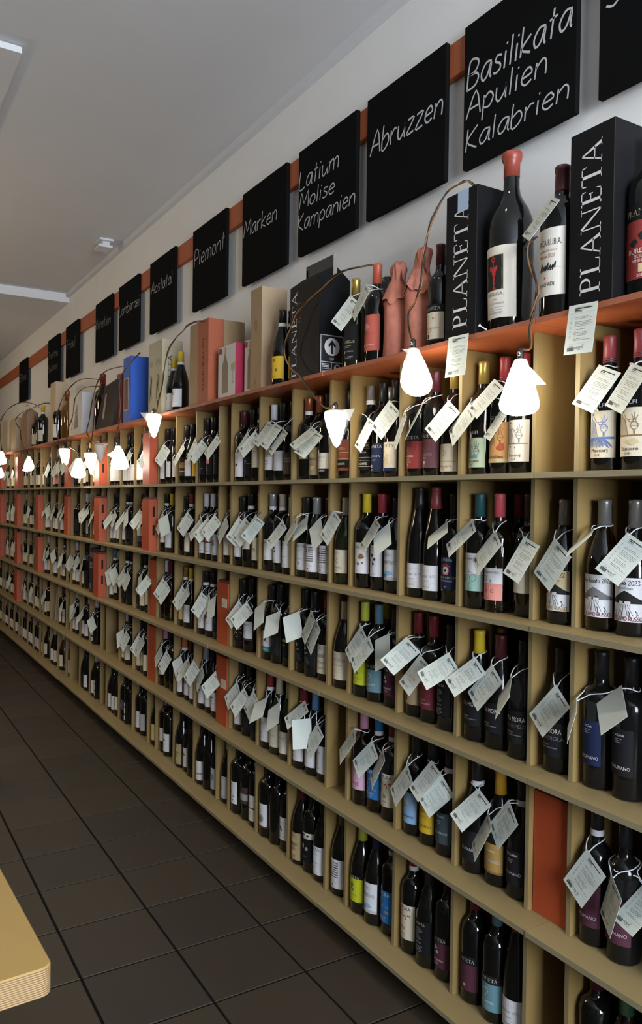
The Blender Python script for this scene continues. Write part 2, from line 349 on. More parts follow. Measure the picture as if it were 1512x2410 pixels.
b = MB(); b.box(DROP_X+.012, XR, WALL_Y-.03, WALL_Y, CEIL_Z-.032, CEIL_Z); struct('trim_2', b, CEIL)

# floor: grout bed with each tile its own piece
S, GX, GY = 0.305, -3.6094, -0.7566
b = MB(); b.box(XL, XR, YF, WALL_Y, -.06, -.003)
floor = struct('floor', b, GROUT)
tb = MB(); e = .0038; q = .0010
lo, hi = e, S-e
o4 = [(lo, lo), (hi, lo), (hi, hi), (lo, hi)]; i4 = [(lo+q, lo+q), (hi-q, lo+q), (hi-q, hi-q), (lo+q, hi-q)]
tb.face([(x, y, 0) for x, y in i4])
for k in range(4):
    k2 = (k+1) % 4
    tb.face([(*o4[k], -.0015), (*o4[k2], -.0015), (*i4[k2], 0), (*i4[k], 0)]); tb.face([(*o4[k], -.004), (*o4[k2], -.004), (*o4[k2], -.0015), (*o4[k], -.0015)])
TM = []
for k, (c, n_) in enumerate((((.038, .030, .021), .3), ((.034, .028, .0205), .3), ((.043, .033, .0225), .3))):
    TM.append(mat('floor_tile_%d' % k, c, .5, n_, 3.5, bump=.12, spec=.35))
tme = tb.mesh('tile', [TILE])
for i in range(-6, 3):
    for j in range(-18, 15):
        link('tile', tme, floor, (GX+S*j, GY+S*i, 0), TM[(i*7+j*13+i*j) % 3])
fb = MB()
for i in list(range(-12, -6))+[3]:
    for j in range(-24, 20):
        x0, y0 = GX+S*j, GY+S*i
        if x0+S < XR and x0 > XL and y0+S < WALL_Y+.05 and y0 > YF: fb.box(x0+e, x0+S-e, y0+e, min(y0+S-e, WALL_Y), -.004, 0)
for i in range(-6, 3):
    for j in list(range(-24, -18))+list(range(15, 20)):
        x0, y0 = GX+S*j, GY+S*i
        if x0+S < XR and x0 > XL: fb.box(x0+e, x0+S-e, y0+e, y0+S-e, -.004, 0)
o = fb.build('tile_field', TILE, floor); o['kind'] = 'stuff'

# ------------------------------------------------------------------ the wine shelf: units of 0.95 m side by side
P_U, J0, ROWH, Z6, BT, DT = 0.9505, -1.318, 0.36, 0.0804, 0.0135, 0.0125
DIV_Y, BACK_Y = 0.072, 0.262
def J(m): return J0-P_U*m
ZT = {r: Z6+(5-r)*ROWH+BT for r in range(6)}      # row 0 = top of the red board, rows 1-5 downwards
DOFF = (-.066, -.339, -.611, -.8845)
def cell(m, c):
    """inner X range of a compartment: c 0 narrow at the joint, 1-3 wide, leftwards"""
    j = J(m)
    if c == 0: return j-.066+DT/2, j+.066-DT/2
    return j+DOFF[c]+DT/2, j+DOFF[c-1]-DT/2
div_b = MB(); div_b.box(-DT/2, DT/2, DIV_Y, BACK_Y-.0005, 0.0004, ROWH-BT-.0004, 0, front=1)
div_me = div_b.mesh('divider', [MDF, PLYX])
ORD = ['nearest', 'second nearest', 'third nearest', 'fourth nearest', 'fifth nearest', 'sixth nearest', 'seventh nearest', 'eighth nearest', 'ninth nearest', 'farthest']
for m in range(-1, 9):
    un = empty('wine_shelf_unit', (J(m), 0, 0))
    tag(un, '%s section of the open birch wine shelf with red top board' % ORD[m+1], 'shelf', 'sections of the long wine shelf')
    for k in range(6):
        rb = random.Random(m*10+k); dz = rb.uniform(-.0006, .0006); dy = rb.uniform(-.002, .002)
        bb = MB(); bb.box(-P_U+.0008, -.0008, dy, BACK_Y, 0, BT-.0002, 0, front=1)
        ob = bb.build('shelf_board', [REDWOOD, REDE] if k == 5 else [SHELF, PLYE], un, (0, 0, Z6+k*ROWH))
    for k in range(5):
        for dx in DOFF: link('divider', div_me, un, (dx, 0, Z6+k*ROWH+BT))
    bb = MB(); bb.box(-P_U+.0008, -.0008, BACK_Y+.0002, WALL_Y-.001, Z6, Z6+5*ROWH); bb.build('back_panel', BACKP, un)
    bb = MB(); bb.box(-P_U+.0008, -.0008, .10, .12, 0.0005, Z6-.0005); bb.build('plinth', DARK, un)

# ------------------------------------------------------------------ red rail and blackboards
zt = (at_y(1060, 109, .25).z+at_y(1094, 88, .25).z)/2; zb = (at_y(1060, 190, .25).z+at_y(1091, 168, .25).z)/2
b = MB(); b.box(XL+.001, 1.5, .245, WALL_Y-.0005, zb, zt)
tag(b.build('picture_rail', STRIP), 'long rust red rail running along the wall behind the blackboards', 'rail')
BF = .228    # front face of the boards
BOARDS = [((1413, 1640), [('Sizilien', (1427, 24), (1650, -110), 66)]),
 ((1093, 1368), [('Basilikata', (1100, 215), (1345, 62), 62), ('Apulien', (1098, 283), (1286, 172), 56), ('Kalabrien', (1097, 359), (1338, 231), 50)]),
 ((864, 1058), [('Abruzzen', (872, 369), (1041, 269), 53)]),
 ((703, 847), [('Latium', (705, 449), (797, 393), 42), ('Molise', (705, 495), (787, 453), 36), ('Kampanien', (701, 547), (835, 479), 37)]),
 ((571, 682), [('Marken', (574, 561), (651, 517), 37)]), ((454, 539), [('Piemont', (458, 630), (528, 583), 37)]),
 ((353, 418), [('Aostatal', (356, 695), (405, 666), 27)]), ((280, 332), [('Lombardei', (281, 746), (328, 718), 24)]),
 ((225, 269), [('Venetien', (225, 778), (260, 761), 23)]), ((155, 189), [('Friaul', (158, 825), (177, 812), 22)]),
 ((113, 143), [('Trentino', (114, 848), (136, 836), 17), ('Südtirol', (114, 877), (135, 866), 15)]), ((45, 67), [('Elba', (47, 899), (61, 892), 15)])]
BW, BZ0, BZ1 = .453, at_y(1088, 402, BF).z, at_y(1095, 62, BF).z
bl = (at_y(860, 520, BF).z+at_y(1055, 425, BF).z+BZ0)/3; BZ1 = bl+(BZ1-BZ0)*.99; BZ0 = bl
bd = MB(); bd.box(-BW/2, BW/2, 0, .016, 0, BZ1-BZ0); board_me = bd.mesh('panel', [BOARD])
BNAMES = ['blackboard at the right edge of the photo, cut off, ending in a chalk curl', 'blackboard chalked Basilikata Apulien Kalabrien', 'blackboard chalked with the single word Abruzzen', 'blackboard chalked Latium Molise Kampanien', 'blackboard chalked with the single word Marken',
 'blackboard chalked with the single word Piemont', 'blackboard chalked with the single word Aostatal', 'blackboard chalked with the single word Lombardei', 'blackboard chalked with the single word Venetien', 'blackboard chalked Friaul, between two others far down the wall', 'small looking far blackboard with two faint chalk lines, Südtirol the lower', 'farthest blackboard at the left end of the red rail']
for i, ((pl, pr), lines) in enumerate(BOARDS):
    zc = (BZ0+BZ1)/2
    xl = x_at(pl, BF, zc); xr = x_at(pr, BF+.016, zc); xc = (xl+xr)/2 if i else xl+BW/2
    root = empty('blackboard', (xc, BF, BZ0)); tag(root, BNAMES[i], 'blackboard', 'blackboards along the red rail')
    p = link('panel', board_me, root); p.scale = ((xr-xl)/BW if i else 1, 1, 1)
    for (txt, pa, pb, hp) in lines:
        A, B = at_y(*pa, BF), at_y(*pb, BF); d = B-A; ln = d.length; rot = math.atan2(d.z, d.x)
        kz = (at_y(pa[0], pa[1]-hp, BF).z-A.z)
        cb = MB(); rr = random.Random(i)
        put_text(cb, txt, A.x-xc, A.z-BZ0, kz, lambda u, v: (u, -.0006, v), 0, 'hand', width=ln, align='l', rot=rot, weight=.08 if i < 4 else .072, slant=.13)
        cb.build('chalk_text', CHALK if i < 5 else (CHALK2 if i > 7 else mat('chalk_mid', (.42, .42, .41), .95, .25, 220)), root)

# small fittings of the ceiling
c = at_z(248, 574, CEIL_Z-.02)
root = empty('smoke_detector', (c.x, c.y, CEIL_Z)); tag(root, 'small white bracketed detector fixed to the ceiling near the wall', 'detector')
b = MB(); b.box(-.07, .06, -.05, .04, -.012, 0); b.build('base_plate', WHITE, root)
b = MB(); b.box(-.03, .03, -.025, .02, -.045, -.0125); b.build('stem', WHITE, root)
b = MB(); b.box(-.05, .07, -.06, .03, -.062, -.0455); b.build('sensor_plate', WHITE, root)
c = at_z(52, 126, CEIL_Z-.03)
root = empty('ceiling_panel', (c.x, c.y, CEIL_Z)); tag(root, 'flat white ceiling panel at the left edge of the photo', 'panel')
b = MB(); b.box(-1.2, 0, -.6, 0, -.03, -.006); b.build('panel_face', CEIL, root)
b = MB(); b.box(-1.19, -.01, -.59, -.01, -.006, 0); b.build('panel_back', WHITE, root)

# ------------------------------------------------------------------ plywood table in the near left corner
TZ = .76
cr = at_z(126, 2272, TZ); e1 = at_z(0, 2041, TZ); e2 = at_z(0, 2311, TZ)
d1 = (e1-cr).normalized(); ang = math.atan2(d1.y, d1.x)-PI
root = empty('plywood_table', (cr.x, cr.y, 0), ang); tag(root, 'thick birch plywood table top corner at the lower left', 'table')
def rounded_top(L_, D_, r, t):
    b = MB(); out = []
    for (cx, cy, a0) in ((-r, -r, 0), (-L_+r, -r, PI/2), (-L_+r, -D_+r, PI), (-r, -D_+r, 1.5*PI)):
        for k in range(6):
            a = a0+PI/2*k/5; out.append((cx+r*math.cos(a), cy+r*math.sin(a)))
    q = .002; ins = [(x+(-q if x > -L_/2 else q), y+(-q if y > -D_/2 else q)) for x, y in out]
    b.face([(x, y, 0) for x, y in ins], 0); b.face([(x, y, -t) for x, y in reversed(out)], 0)
    n = len(out)
    for k in range(n):
        k2 = (k+1) % n
        b.face([(*out[k], -q), (*out[k2], -q), (*ins[k2], 0), (*ins[k], 0)], 0)
        b.face([(*out[k], -t), (*out[k2], -t), (*out[k2], -q), (*out[k], -q)], 1)
    return b
rounded_top(1.6, .75, .018, .043).build('table_top', [TABLE, TABLE_EDGE], root, (0, 0, TZ))
for lx, ly in ((-.12, -.12), (-1.48, -.12), (-.12, -.63), (-1.48, -.63)):
    b = MB(); b.box(lx-.03, lx+.03, ly-.03, ly+.03, 0.0005, TZ-.0435); b.build('leg', TABLE, root)
c = at_z(-13, 1847, 0); R_ = .05
root = empty('trolley_wheel', (c.x, c.y, 0)); tag(root, 'black tyred trolley wheel with pale hub at the left edge', 'wheel')
rubber = mat('black_rubber', (.012, .012, .013), .4)
def on_side(p, a): return (p[0], p[2], p[1]+R_)
b = MB(); b.lathe([(.034, -.012), (.046, -.015), (.05, -.008), (.05, .008), (.046, .015), (.034, .012)], 26, warp=on_side); b.build('tyre', rubber, root)
b = MB(); b.lathe([(0, -.011), (.02, -.012), (.0335, -.009), (.0335, .009), (.02, .012), (0, .011)], 26, warp=on_side); b.build('hub', mat('pale_hub', (.34, .29, .20), .5), root)
b = MB(); b.box(-.09, -.0505, -.02, .02, .03, .14); b.box(-.09, .01, -.022, -.017, .03, .07); b.box(-.09, .01, .017, .022, .03, .07); b.build('fork', rubber, root)

# ------------------------------------------------------------------ bottles
SHAPES = {  # profile (radius, height) in mm from the base, neck start, body radius
 'B': [(30, 0), (36, 2), (37.5, 7), (37.5, 185), (36, 198), (31, 212), (22, 223), (16, 231), (14.5, 242), (13.8, 300), (14.6, 303), (14.6, 309), (13, 311)],
 'U': [(32, 0), (38, 2), (40, 8), (40, 132), (39, 150), (34, 176), (26, 202), (19, 222), (15.5, 238), (14, 285), (15, 288), (15, 296), (13, 298)],
 'F': [(29, 0), (35, 2), (36.5, 7), (36.5, 140), (35, 165), (30, 200), (24, 232), (18, 262), (15, 285), (13.5, 318), (14.5, 320), (14.5, 327), (13, 329)],
 'H': [(30, 0), (36, 2), (38, 8), (40, 190), (39, 205), (33, 220), (22, 229), (16.5, 236), (15, 248), (14.5, 298), (15.5, 300), (15.5, 308), (14, 310)]}
def prof_r(shape, z):
    p = SHAPES[shape]
    for (r0, z0), (r1, z1) in zip(p, p[1:]):
        if z0 <= z <= z1: return r0+(r1-r0)*(z-z0)/max(z1-z0, 1e-6)
    return p[-1][0]
CACHE = {}
def glass_me(shape):
    k = ('g', shape)
    if k not in CACHE:
        b = MB(); p = [(0, 4)]+SHAPES[shape]
        b.lathe([(r/1000, z/1000) for r, z in p], 24); CACHE[k] = b.mesh('glass', [None])
    return CACHE[k]
def cap_me(shape, ln, z_end=0):
    k = ('c', shape, ln)
    if k not in CACHE:
        top = SHAPES[shape][-1][1]; b = MB()
        z0 = top-ln; pr = [(prof_r(shape, z0)+.5, z0)]
        for r, z in SHAPES[shape]:
            if z > z0+2: pr.append((r+.5, z))
        pr[-1] = (pr[-1][0], top+.6); pr.append((0, top+.8))
        # two pressed rings near the mouth
        b.lathe([(r/1000, z/1000) for r, z in pr], 20); CACHE[k] = b.mesh('capsule', [None])
    return CACHE[k]
def band_me(shape, z0, z1):
    k = ('b', shape, z0, z1)
    if k not in CACHE:
        b = MB(); b.lathe([((prof_r(shape, z0)+.9)/1000, z0/1000), ((prof_r(shape, z1)+.9)/1000, z1/1000)], 20); b.f.pop(); b.f.pop(); b.mi = b.mi[:-2]; b.sm = b.sm[:-2]
        CACHE[k] = b.mesh('neck_band', [None])
    return CACHE[k]
def cyl(shape, off):
    def f(u, v):
        r = prof_r(shape, min(max(v, 8), 190))+off; a = u/r
        return (r*math.sin(a)/1000, -r*math.cos(a)/1000, v/1000)
    return f
def patch(mb, f, u0, v0, u1, v1, mi=0, step=6.0, smooth=True):
    n = max(1, int(math.ceil((u1-u0)/step))); mv = max(1, int((v1-v0)/40))
    for i in range(n):
        for j in range(mv):
            a, c = u0+(u1-u0)*i/n, u0+(u1-u0)*(i+1)/n; b_, d = v0+(v1-v0)*j/mv, v0+(v1-v0)*(j+1)/mv
            mb.face([f(a, b_), f(c, b_), f(c, d), f(a, d)], mi, False)
def label_me(shape, v0, v1, hu):
    k = ('l', shape, v0, v1, hu)
    if k not in CACHE:
        b = MB(); patch(b, cyl(shape, .35), -hu, v0, hu, v1); CACHE[k] = b.mesh('label', [None])
    return CACHE[k]

# label designs: dict(bg, v0, v1, hu, prims). prims in mm: u from the label's middle, v from the bottle's base
def R_(u0, v0, u1, v1, c): return ('r', u0, v0, u1, v1, c)
def T_(s, u, v, h, c, font='sans', w=None, al='c', wt=.1): return ('t', s, u, v, h, c, font, w, al, wt)
def Sx(pts, w, c): return ('s', pts, w, c)
def Pg(pts, c): return ('p', pts, c)
def lines(u, v, n, w, c, dv=4, h=1.0, rs=1):
    rr = random.Random(rs); return [R_(u-w*rr.uniform(.6, 1)/2, v-i*dv, u+w*rr.uniform(.6, 1)/2, v-i*dv+h, c) for i in range(n)]
def blob(u, v, r, c, n=9, rs=1, sq=1.0):
    rr = random.Random(rs); return Pg([(u+r*rr.uniform(.6, 1.1)*math.cos(2*PI*i/n), v+sq*r*rr.uniform(.6, 1.1)*math.sin(2*PI*i/n)) for i in range(n)], c)
def disc(u, v, r, c, n=16): return Pg([(u+r*math.cos(2*PI*i/n), v+r*math.sin(2*PI*i/n)) for i in range(n)], c)
def ring(u, v, r, w, c, n=18, a0=0, a1=2*PI): return Sx([(u+r*math.cos(a0+(a1-a0)*i/n), v+r*math.sin(a0+(a1-a0)*i/n)) for i in range(n+1)], w, c)
def scrolls(c, seed, v0=55, v1=120):
    rr = random.Random(seed); out = []
    for i in range(7):
        u, v = rr.uniform(-24, 22), rr.uniform(v0, v1); r = rr.uniform(5, 10); a = rr.uniform(0, 6)
        out.append(Sx([(u+r*(1-k*.1)*math.cos(a+k*.55), v+r*(1-k*.1)*math.sin(a+k*.55)) for k in range(8)], 2.6, c))
        out.append(blob(u+rr.uniform(-6, 6), v+rr.uniform(-8, 8), 2.6, c, 7, seed+i))
    return out
def goddess(c, seed=1, dv=0):
    """line drawing of a draped woman beside an amphora on a stand"""
    o = [blob(-13, 131, 4.2, c, 9, 2), Sx([(-17, 130), (-19, 122), (-16, 118)], 1.6, c), Sx([(-16, 124), (-22, 112), (-21, 98), (-26, 80)], 1.5, c), Sx([(-9, 124), (-4, 115), (3, 111), (10, 113)], 1.6, c),
         Sx([(-6, 112), (-3, 98), (1, 80)], 1.4, c), Sx([(-26, 80), (1, 80)], 1.2, c), ring(8, 112, 6, 1.2, c, 10, 3.14, 6.28), Sx([(1, 112), (16, 112)], 1.1, c)]
    for k in range(6): o.append(Sx([(-15+k*1.4, 120-k), (-17+k*2.4, 104), (-16+k*2.2, 92), (-22+k*3.6, 80)], .9, c))
    o += [Sx([(13, 106), (8, 101), (9, 95), (14, 90), (19, 90), (24, 95), (25, 101), (20, 106), (13, 106)], 1.3, c), Sx([(14, 106), (14, 111), (20, 111), (20, 106)], 1.2, c), Sx([(9, 98), (25, 98)], .9, c), Sx([(9, 101), (25, 101)], .9, c), Sx([(16, 90), (16, 80)], 1.6, c), Sx([(18, 90), (18, 80)], 1.2, c), Sx([(15, 111), (11, 124)], 1.1, c), Sx([(17, 111), (18, 128)], 1.1, c), Sx([(19, 111), (25, 121)], 1.1, c)]
    if dv: o = [(x[0], [(a, b+dv) for a, b in x[1]])+tuple(x[2:]) for x in o]
    return o
DS = {}
def design(n, bg, v0, v1, hu, prims=(), glow=None): DS[n] = dict(bg=bg, v0=v0, v1=v1, hu=hu, prims=list(prims))
design('maccarj', 'cream', 32, 138, 42, [T_('GULFI', 0, 146, 9, 'lightgray', w=40)]+goddess('blueink')+[R_(-40, 74, 40, 79, 'blueink')]+[Sx([(a*.5, 74), (a*.8, 64+(a % 5)), (a, 54+(a % 7))], 1.5, 'blueink') for a in range(-36, 38, 4)]+[T_('Maccarj', 4, 45, 8, 'ink', w=44), T_('2018', 0, 36, 5.5, 'ink')])
design('sanlore', 'cream', 32, 138, 42, [T_('GULFI', 0, 146, 9, 'lightgray', w=40)]+goddess('brownink')+[R_(-40, 76, 40, 79, 'brownink'), blob(14, 64, 16, 'sand', 12, 3, .5), T_('Sanloré', 4, 45, 8, 'ink', w=44), T_('2018', 0, 36, 5.5, 'ink')])
design('baronj', 'ivory', 32, 138, 42, [T_('GULFI', 0, 146, 9, 'lightgray', w=40)]+goddess('midgray')+[R_(-40, 77, 40, 79, 'midgray'), blob(-10, 70, 3, 'brownink'), blob(6, 68, 2.5, 'midgray'), T_('Baronj', 2, 45, 8, 'ink', w=38), T_('2018', 0, 36, 5.5, 'ink')])
design('nerojbleo', 'orange', 32, 138, 42, [T_('GULFI', 0, 146, 9, 'lightgray', w=40)]+goddess('brownink')+[blob(18, 72, 12, 'rustink', 8, 5), R_(-42, 32, 42, 42, 'sand'), T_('Nerojbleo', 0, 44, 8, 'ink', w=50), T_('2022', 0, 35, 5.5, 'rustink')])
design('carjcanti', 'palegreen', 22, 102, 40, [T_('GULFI', 0, 112, 9, 'lightgray', w=38)]+goddess('midgray', 1, -34)+[blob(10, 52, 14, 'bluegray', 10, 2, .4), blob(-16, 50, 10, 'green', 9, 4, .4), T_('Carjcanti', 0, 36, 7, 'ink', w=48), T_('2017', 0, 28, 5, 'ink')])
design('valcanzjria', 'cream', 14, 92, 42, [Sx([(0, 60), (0, 72)], 1.2, 'gold'), ring(0, 66, 8, 1, 'gold'), R_(-42, 40, 42, 44, 'sand'), T_('Valcanzjria', 0, 26, 7, 'brownink', w=56), T_('2022', 0, 18, 5, 'brownink')])
face = lambda c, d: [ring(-2, 96, 11, 2.2, c), disc(-2, 96, 5, c), Sx([(-20, 110), (-6, 115), (12, 108)], 3, c), Sx([(18, 115), (20, 85), (14, 76)], 2.4, c), Sx([(-24, 84), (-8, 80), (6, 84)], 2, c)]
design('burdese', 'redface', 26, 132, 42, face('maroon', 0)+[R_(-42, 108, 42, 132, 'charcoal'), T_('PLANETA', 0, 114, 9, 'ivory', 'serif', 62), T_('BURDESE', -6, 60, 6, 'ivory', w=40), T_('SICILIA', -8, 51, 4, 'ivory'), T_('MENFI DOC', -8, 44, 4, 'ivory'), R_(-12, 33, -4, 42, 'sand'), T_('2019', -8, 28, 3.6, 'ivory')])
design('noccioli', 'purpleface', 26, 132, 42, face('maroon', 0)+[R_(-42, 110, 42, 132, 'charcoal'), T_('PLANETA', 0, 115, 9, 'ivory', 'serif', 62), T_('NOCCIOLI', -2, 62, 6, 'offink', w=44), T_('SICILIA', -8, 53, 4, 'ivory'), R_(-12, 36, -4, 46, 'sand'), T_('2019', -8, 30, 3.6, 'ivory')])
design('donantonio', 'black', 30, 140, 41, [R_(-41, 118, 41, 119, 'gold'), T_("DON ANTONIO", 0, 106, 9, 'sand', w=66), R_(-41, 100, 41, 101, 'gold'), T_('NERO D AVOLA', 0, 84, 5, 'ivory', w=48), R_(-41, 70, 41, 70.8, 'lightgray'), R_(-41, 60, 41, 60.8, 'lightgray'), T_('MORGANTE', 0, 46, 7, 'ivory', w=52), R_(-41, 40, 41, 41, 'ivory')])
design('meta', 'navy', 22, 112, 42, [T_('PLANETA', 0, 98, 9, 'ivory', 'serif', 60), T_('PLANETA', 0, 68, 7, 'lightgray', 'serif', 48)]+lines(0, 60, 2, 20, 'midgray')+[R_(-16, 34, -8, 44, 'sand'), T_('2021', -12, 25, 5, 'ivory')])
design('planetasun', 'cream', 22, 112, 42, [T_('PLANETA', 0, 96, 10, 'ink', 'serif', 64)]+[Sx([(12, 60), (12+26*math.cos(a*.5), 60+26*math.sin(a*.5))], 2, 'sand') for a in range(12)]+[ring(12, 60, 14, 2, 'sand'), T_('CHARDONNAY', -4, 58, 4.5, 'sand', w=40), R_(-42, 22, 42, 32, 'navy'), T_('2021', -10, 24, 5, 'ivory'), R_(-30, 36, -24, 46, 'ink')])
design('morgantered', 'rust', 30, 138, 40, [T_('NERO D AVOLA', 0, 102, 9, 'sand', w=52), R_(-40, 92, 40, 93, 'sand'), T_('SICILIA', 0, 84, 4, 'sand'), R_(-40, 70, 40, 71, 'sand'), R_(-40, 40, 40, 66, 'black'), T_('MORGANTE', 0, 50, 7, 'ivory', w=52)])
design('ramione', 'tan', 80, 150, 40, [T_('CARUNI', 0, 118, 8, 'brownink', w=44)]+lines(0, 108, 3, 30, 'brownink'))
design('ouni', 'tan', 18, 120, 40, [blob(0, 92, 22, 'sand', 12, 4, .5), T_('CHIARAMONTE', 0, 72, 9, 'ink', w=62), blob(8, 46, 14, 'sand', 12, 7, .6)]+lines(0, 60, 3, 40, 'brownink'))
design('bianco', 'ivory', 26, 96, 42, [T_('BIANCO', 0, 76, 7, 'midgray', w=46), T_('DI MORGANTE', 0, 68, 3.6, 'midgray')]+lines(0, 52, 2, 44, 'lightgray')+[R_(-42, 26, 42, 40, 'black'), T_('MORGANTE', -2, 30, 7, 'ivory', w=50)])
design('tworow', 'white', 46, 140, 38, [T_('UNE', 0, 80, 7, 'ink', w=26)]+lines(0, 72, 2, 34, 'midgray')+[R_(-38, 100, 38, 102, 'ink'), R_(-38, 104, 38, 140, 'tan')]+lines(0, 58, 2, 26, 'lightgray'))
design('plainbig', 'white', 42, 120, 38, lines(0, 100, 4, 40, 'lightgray', 8)+lines(0, 54, 2, 30, 'lightgray'))
design('coccio', 'brown', 26, 110, 38, [T_('Maccoccio', 0, 84, 9, 'sand', 'hand', 52), R_(-38, 76, 38, 76.8, 'ivory')]+lines(-10, 60, 5, 18, 'lightgray', 7))
design('rossob', 'white', 24, 126, 38, [blob(0, 76, 9, 'ink', 9, 3), T_('Ilice', 0, 102, 7, 'midgray'), T_('fattoria', 0, 30, 5, 'rustink', 'hand')])
design('blackruby', 'black', 26, 130, 38, [T_('ATHA', 0, 84, 7, 'lightgray', w=30), R_(-38, 78, 38, 78.6, 'ivory'), T_('ruby', 0, 44, 7, 'red', 'hand')])
design('creamred', 'cream', 60, 150, 38, [T_('Ilice', 0, 120, 12, 'gray', w=44), R_(-38, 106, 38, 107, 'gray'), T_('Valentini', 0, 70, 7, 'rustink', 'hand', 40)])
design('girosato', 'white', 32, 128, 44, [T_('Etna Rosato 2022', 2, 110, 9, 'ink', 'hand', 76, wt=.12), Pg([(-44, 74), (-30, 82), (0, 100), (8, 97), (30, 84), (44, 78), (44, 72), (-44, 72)], 'midgray')]+[Sx([(a*.35, 70), (a, 46)], .9, 'ink') for a in range(-40, 44, 12)]+[R_(-14, 72, 14, 77, 'ivory'), R_(-14, 77, -8, 80, 'ink'), R_(4, 77, 12, 79, 'ink'), R_(-3, 72, 1, 77, 'ink')]+[Sx([(a, 44), (a+1, 52), (a-3, 57)], 1.4, 'ink') for a in (-38, -24, -6, 12, 28)]+[T_('GIROLAMO RUSSO', 0, 35, 8.5, 'wine', 'hand', 80, wt=.14)])
design('girosso', 'white', 32, 128, 44, [x if x[0] != 't' else (T_("a Rina 2023", 2, 112, 10, 'ink', 'hand', 62, wt=.13) if 'Etna' in x[1] else x) for x in DS['girosato']['prims']]+[T_('Etna Rosso', 2, 103, 5, 'ink', 'hand', 34)])
DS['girosso']['prims'] = [(('p', x[1], 'ink') if x[0] == 'p' else x) for x in DS['girosso']['prims']]
design('gibianco', 'white', 32, 128, 44, [R_(-44, 84, 44, 128, 'sand')]+[x if x[0] != 't' else (T_("Nerina 2022", 0, 113, 10, 'ink', 'hand', 66, wt=.12) if 'Rina' in x[1] else (T_('Etna Bianco', 4, 103, 5, 'ink', 'hand', 36) if 'Etna' in x[1] else T_('GIROLAMO RUSSO', 0, 35, 8.5, 'gold', 'hand', 80, wt=.14))) for x in DS['girosso']['prims']])
design('ferdteal', 'white', 48, 150, 42, [R_(-42, 48, 42, 92, 'mint'), T_('1967', 0, 141, 4, 'midgray'), T_('FERDINANDEA', 0, 132, 6.5, 'midgray', w=62), ring(-6, 100, 9, 1.2, 'midgray'), Sx([(-26, 114), (-18, 104), (-8, 98), (6, 100), (18, 92), (28, 96)], 1.4, 'midgray'), Sx([(-20, 118), (-14, 112), (-6, 110)], 1.2, 'rustink'), disc(-14, 78, 5, 'teal'), ring(14, 84, 10, 1.2, 'midgray'), Sx([(2, 72), (5, 67), (1, 63), (4, 58)], 1.4, 'brownink'), T_('vino bianco', 0, 52, 4, 'midgray', 'hand')])
design('ferdpink', 'white', 32, 116, 42, [R_(-42, 32, 42, 76, 'salmon'), T_('FERDINANDEA', 2, 102, 6.5, 'midgray', w=62), ring(-12, 88, 8, 1.6, 'midgray'), Sx([(-12, 96), (-14, 80), (-4, 74), (-10, 62)], 1.4, 'midgray'), disc(10, 82, 4, 'gray'), ring(14, 56, 4, 1, 'maroon'), blob(-4, 56, 6, 'coral'), T_('rosato', 0, 36, 4, 'rustink', 'hand')])
design('creamplain', 'cream', 60, 150, 42, [T_('ROSSO', 0, 110, 6, 'offink')]+lines(0, 74, 2, 30, 'lightgray'))
design('eruzione', 'white', 28, 102, 43, [T_('Eruzione 1614', 0, 66, 9, 'midgray', 'hand', 72, wt=.09), R_(-36, 86, 36, 86.6, 'lightgray'), T_('CARRICANTE', 0, 54, 3.6, 'midgray'), R_(-34, 50, 34, 50.5, 'lightgray')]+lines(0, 46, 1, 50, 'lightgray')+[T_('PLANETA', 0, 36, 6, 'ink', 'serif', 34), R_(-36, 32, 36, 32.5, 'lightgray')])
design('cecilia', 'navy', 40, 132, 42, [T_('PLANETA', 0, 120, 7, 'ivory', 'serif', 44), R_(-9, 82, 9, 104, 'lightgray'), ring(0, 94, 12, 2.2, 'rustink'), Sx([(-16, 104), (-8, 108), (0, 112), (8, 108), (16, 104)], 2.4, 'rustink'), disc(0, 93, 4, 'navy'), T_('SANTA CECILIA', 0, 70, 7, 'sand', w=70), T_('SICILIA NOTO DOC', 0, 62, 4, 'ivory'), T_('2021', 0, 46, 4, 'ivory')])
design('segreta', 'white', 48, 150, 42, [T_('LA SEGRETA', 0, 130, 9, 'midgray', w=58), blob(14, 104, 12, 'brownink', 13, 2), blob(-14, 84, 9, 'sand', 12, 5), blob(2, 80, 6, 'brownink', 12, 6), blob(20, 84, 5, 'brownink', 9, 8), T_('PLANETA', 0, 54, 4, 'midgray', 'serif')])
design('floral', 'white', 44, 146, 40, [blob(0, 112, 7, 'ink', 9, 1), blob(12, 100, 5, 'ink', 9, 2), blob(-10, 96, 5, 'midgray', 9, 3), blob(6, 86, 6, 'ink', 9, 4), Sx([(0, 110), (4, 90), (0, 70)], 1.4, 'midgray'), Sx([(10, 100), (5, 84)], 1.2, 'midgray'), T_('rosso', 0, 62, 4, 'midgray'), T_('PLANETA', 0, 49, 5, 'midgray', 'serif', 30)])
design('mamertino', 'white', 40, 136, 42, [T_('PLANETA', -4, 116, 7, 'midgray', 'serif', 44), T_('MAMERTINO', 0, 90, 12, 'midgray', w=66), blob(6, 62, 22, 'sky', 14, 3, .42), blob(-14, 54, 16, 'bluegray', 12, 5, .4), R_(-42, 40, 42, 50, 'lightgray')])
design('alamanda', 'cream', 38, 118, 42, [T_('PLANETA', 0, 104, 5, 'gold', 'serif', 32), blob(-6, 80, 6, 'sand', 9, 1), blob(2, 88, 4, 'gold', 9, 2), blob(4, 74, 4, 'gold', 9, 3), T_('ALAMANDA', 0, 54, 6.5, 'midgray', w=46), T_('2023', 0, 46, 3.6, 'midgray')])
